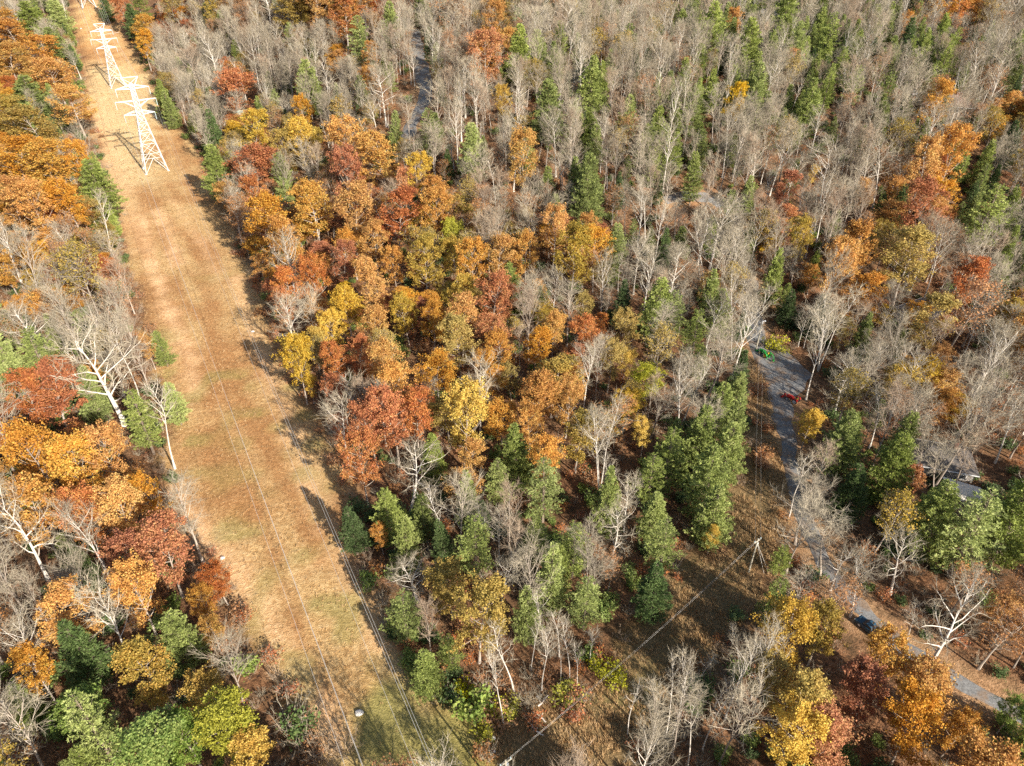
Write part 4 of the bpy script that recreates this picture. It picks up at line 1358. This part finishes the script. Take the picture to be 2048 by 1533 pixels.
# ------------------------------------------------------------------ vehicles
tyre = plain('black rubber', (.025, .025, .025), .9); dark = plain('dark metal', (.06, .06, .065), .5)
def wheel(t, x, y, r, w, rim):
    mb = MB(); k = 18
    pr = [(-w / 2, r * .72), (-w / 2 * .95, r * .93), (-w / 2 * .6, r), (w / 2 * .6, r), (w / 2 * .95, r * .93), (w / 2, r * .72)]
    V = [(a_ * 0 + math.cos(2 * math.pi * j / k) * rr, a_, math.sin(2 * math.pi * j / k) * rr) for a_, rr in pr for j in range(k)]
    F = [(i * k + j, i * k + (j + 1) % k, (i + 1) * k + (j + 1) % k, (i + 1) * k + j) for i in range(len(pr) - 1) for j in range(k)]
    mb.add(V, F); c = obj('wheel', mb.mesh('wheel', tyre), t, (x, y, r))
    mb = MB(); mb.tube([(0, -w * .46, 0), (0, w * .46, 0)], [r * .7, r * .7], 14); mb.tube([(0, -w * .52, 0), (0, w * .52, 0)], [r * .22, r * .22], 8); obj('rim', mb.mesh('rim', rim), c)
def prism(prof, y0, y1):
    """side profile (x,z) extruded across y, with slightly narrower top"""
    n_ = len(prof); V = [(x, y0, z) for x, z in prof] + [(x, y1, z) for x, z in prof]
    return V, [tuple(range(n_))[::-1], tuple(range(n_, 2 * n_))] + [(i, (i + 1) % n_, n_ + (i + 1) % n_, n_ + i) for i in range(n_)]
def tractor(px_, py_, az, col, rimc, label, backhoe):
    p, _ = hit(px_, py_, .3); t = thing('tractor', (p[0], p[1], terr(p[0], p[1]) + .25), label, 'tractor', az)
    mc_ = plain('paint ' + label[:5], col, .35, 0, 2, .08); mr_ = plain('rim ' + label[:5], rimc, .4)
    mb = MB(); V, F = prism([(.1, .75), (.1, 1.35), (.7, 1.5), (1.75, 1.35), (1.95, 1.2), (1.95, .7)], -.38, .38); mb.add(V, F); mb.box((-.5, 0, .85), (1.3, .6, .5)); obj('hood', mb.mesh('hood', mc_), t)
    mb = MB(); mb.box((.4, 0, .6), (3.0, .4, .3)); mb.tube([(1.5, -.75, .42), (1.5, .75, .42)], [.09, .09], 6); mb.tube([(-.75, -.85, .7), (-.75, .85, .7)], [.12, .12], 6); obj('chassis', mb.mesh('chassis', dark), t)
    for sy in (-1, 1):
        wheel(t, -.75, sy * .85, .72, .46, mr_); wheel(t, 1.5, sy * .72, .45, .30, mr_)
        mb = MB(); V, F = prism([(-1.45, .95), (-1.25, 1.5), (-.5, 1.55), (-.05, 1.2), (-.1, 1.1), (-.6, 1.45), (-1.15, 1.4), (-1.3, .95)], sy * .62, sy * 1.05); mb.add(V, F); obj('fender', mb.mesh('fender', mc_), t)
        mb = MB(); mb.beam((.6, sy * .55, 1.25), (2.0, sy * .5, 1.0), .14); mb.beam((2.0, sy * .5, 1.0), (2.75, sy * .5, .35), .14); mb.beam((.7, sy * .55, .7), (.7, sy * .55, 1.35), .12); obj('loader_arm', mb.mesh('loader_arm', mc_), t)
    mb = MB(); mb.box((-.75, 0, 1.22), (.5, .52, .14)); mb.box((-1.02, 0, 1.48), (.12, .5, .45)); obj('seat', mb.mesh('seat', plain('seat ' + label[:5], (.55, .36, .04))), t)
    mb = MB(); mb.tube([(-.15, 0, 1.3), (-.3, 0, 1.55)], [.03, .03], 6); mb.tube([(-.3 + .19 * math.cos(a_) * .5, .19 * math.sin(a_), 1.56 + .05 * math.cos(a_)) for a_ in np.linspace(0, 6.28, 14)], [.02] * 14, 5); obj('steering_wheel', mb.mesh('steering_wheel', dark), t)
    mb = MB()
    for sy in (-1, 1): mb.beam((-1.15, sy * .55, 1.1), (-1.15, sy * .55, 2.3), .08)
    mb.beam((-1.15, -.55, 2.3), (-1.15, .55, 2.3), .08); obj('roll_bar', mb.mesh('roll_bar', dark), t)
    mb = MB(); V, F = prism([(2.7, .1), (2.75, .7), (2.82, .7), (2.85, .2), (3.3, .08), (3.3, .02)], -.85, .85); mb.add(V, F); mb.box((3.0, -.87, .35), (.55, .04, .5)); mb.box((3.0, .87, .35), (.55, .04, .5)); obj('bucket', mb.mesh('bucket', mc_), t)
    if backhoe:
        mb = MB(); mb.beam((-1.5, 0, .8), (-2.5, 0, 2.1), .22); mb.beam((-2.5, 0, 2.1), (-3.4, 0, 1.3), .2); mb.beam((-3.4, 0, 1.3), (-3.3, 0, .5), .16); mb.box((-1.5, 0, .75), (.3, .8, .6)); mb.box((-3.3, 0, .4), (.5, .5, .4)); obj('backhoe', mb.mesh('backhoe', mc_), t)
        mb = MB(); mb.beam((-1.6, .7, .7), (-1.9, 1.2, .1), .12); mb.beam((-1.6, -.7, .7), (-1.9, -1.2, .1), .12); obj('stabiliser', mb.mesh('stabiliser', mc_), t)
def heading(a_, b_):
    p, _ = hit(*a_); q, _ = hit(*b_); return math.atan2(q[1] - p[1], q[0] - p[0])
tractor(1530, 712, heading((1550, 728), (1508, 695)), (.035, .30, .06), (.60, .45, .03), 'green tractor with loader and backhoe parked on the gravel yard', True)
tractor(1586, 803, heading((1600, 806), (1572, 792)), (.42, .03, .025), (.60, .58, .55), 'red tractor half hidden in brush at the gravel road side', False)
def car(px_, py_, az, col, label, name, cat, pick=False):
    p, _ = hit(px_, py_, .3); t = thing(name, (p[0], p[1], terr(p[0], p[1]) + .27), label, cat, az)
    mc_ = plain('paint ' + label[:9], col, .25, 0, 1, .04)
    L = 5.6 if pick else 4.6
    body = [(-L / 2, .45), (-L / 2, .95), (-L / 2 + .15, 1.05), (L / 2 - 1.5, 1.05), (L / 2 - .3, .92), (L / 2, .75), (L / 2, .4), (L / 2 - .45, .32), (-L / 2 + .4, .32)]
    mb = MB(); V, F = prism(body, -.92, .92); mb.add(V, F); obj('body', mb.mesh('body', mc_), t)
    x0, x1 = (-.35, 1.35) if pick else (-2.1, 1.0)
    cabp = [(x0 - .1, 1.05), (x0 + .1, 1.62), (x0 + .3, 1.70), (x1 - .55, 1.70), (x1 + .15, 1.05)]
    mb = MB(); V, F = prism(cabp, -.78, .78); mb.add(V, F); obj('cabin', mb.mesh('cabin', glass), t)
    mb = MB(); V, F = prism([(x0 + .12, 1.66), (x0 + .3, 1.76), (x1 - .6, 1.76), (x1 - .5, 1.66)], -.80, .80); mb.add(V, F); obj('cabin_roof', mb.mesh('cabin_roof', mc_), t)
    if pick:
        mb = MB(); mb.box((-1.65, 0, 1.07), (2.1, 1.5, .03)); obj('truck_bed', mb.mesh('truck_bed', dark), t)
        mb = MB()
        for sy in (-1, 1): mb.box((-1.6, sy * .86, 1.16), (2.4, .1, .2))
        mb.box((-2.75, 0, 1.16), (.1, 1.6, .2)); obj('bed_rail', mb.mesh('bed_rail', mc_), t)
    for sx in (-1, 1):
        for sy in (-1, 1): wheel(t, sx * L * .31, sy * .82, .36, .24, M['steel'])
    for sy in (-1, 1):
        mb = MB(); mb.box((L / 2 + .01, sy * .65, .72), (.06, .4, .16)); obj('headlight', mb.mesh('headlight', trim), t)
        mb = MB(); mb.box((-L / 2 - .01, sy * .72, .8), (.05, .2, .25)); obj('tail_light', mb.mesh('tail_light', plain('red lens', (.4, .02, .02), .3)), t)
car(1740, 1262, heading((1775, 1292), (1715, 1243)), (.03, .07, .11), 'blue pickup truck with dark bed in tree shade on the lower road', 'pickup_truck', 'pickup truck', True)
car(1829, 190, 1.1, (.75, .76, .77), 'white car parked left of the brown hipped roof', 'parked_car', 'car')

# ------------------------------------------------------------------ logs and stones
def log(ax_, ay_, bx_, by_, label, r=.17):
    p, _ = hit(ax_, ay_); q, _ = hit(bx_, by_); L = np.linalg.norm(q - p); f = np.linspace(0, 1, 7)[:, None]
    P = p * (1 - f) + q * f; P[:, 2] = terr(P[:, 0], P[:, 1]) + .25; P[:, :2] += rng.normal(0, .10, (7, 2))
    mb = MB(); mb.tube(P - p, np.linspace(r, r * .55, 7), 7); mb.tube([P[3] - p, P[3] - p + (.3, .5, .5)], [r * .4, r * .2], 5)
    tag(obj('fallen_log', mb.mesh('fallen_log', M['pale']), None, tuple(p)), label, 'log', 'fallen logs on the cleared patch')
for a_, l_ in (((1062, 1453, 1086, 1473), 'longest pale fallen log lying at the lower edge of the patch'), ((1074, 1432, 1090, 1445), 'pale fallen log above the longest log, slanting down to the right'), ((1055, 1447, 1075, 1438), 'short fallen log pointing up to the right, left of the crossing logs'),
               ((1074, 1394, 1082, 1407), 'short fallen log near the feet of the slender birches'), ((1076, 1416, 1096, 1393), 'thin fallen log slanting up to the right below the birches'), ((962, 1418, 975, 1446), 'pale broken trunk lying left of the lone straight white trunk'),
               ((868, 1348, 905, 1392), 'fallen trunk lying at the clearing edge below the green pine'), ((195, 72, 238, 66), 'white fallen trunk across the far clearing beside the middle pylon')):
    log(*a_, l_)
def stone(x, y, s, label):
    p, _ = hit(x, y); rg_ = np.random.default_rng(int(x)); mb = MB(); k = 9; V = []
    for i, (zz, rr) in enumerate(((-.3, .9), (.1, 1.), (.45, .8), (.65, .35))):
        for j in range(k): a_ = j * 2 * math.pi / k; q = rr * rg_.uniform(.75, 1.1) * s; V.append((math.cos(a_) * q * 1.3, math.sin(a_) * q, zz * s))
    F = [(i * k + j, i * k + (j + 1) % k, (i + 1) * k + (j + 1) % k, (i + 1) * k + j) for i in range(3) for j in range(k)] + [tuple(3 * k + j for j in range(k))]
    mb.add(V, F); tag(obj('stone', mb.mesh('stone', plain('pale stone', (.62, .58, .52), .8, 0, 3, .2)), None, (p[0], p[1], terr(p[0], p[1]) + .1)), label, 'stone', 'pale stones on the ground')
for a_ in ((718, 1427, .6, 'white stone in the dry grass at the bottom of the clearing'), (445, 1117, .4, 'small white stone on the edge of the dirt track'), (983, 1478, .5, 'white stone in the brush at the picture bottom, upper of two'), (986, 1504, .35, 'smaller white stone just below the other in the brush'), (506, 664, .45, 'pale stone near the right edge of the clearing by the rust tree'), (162, 58, .6, 'white stone far up the clearing near its left edge')):
    stone(*a_)
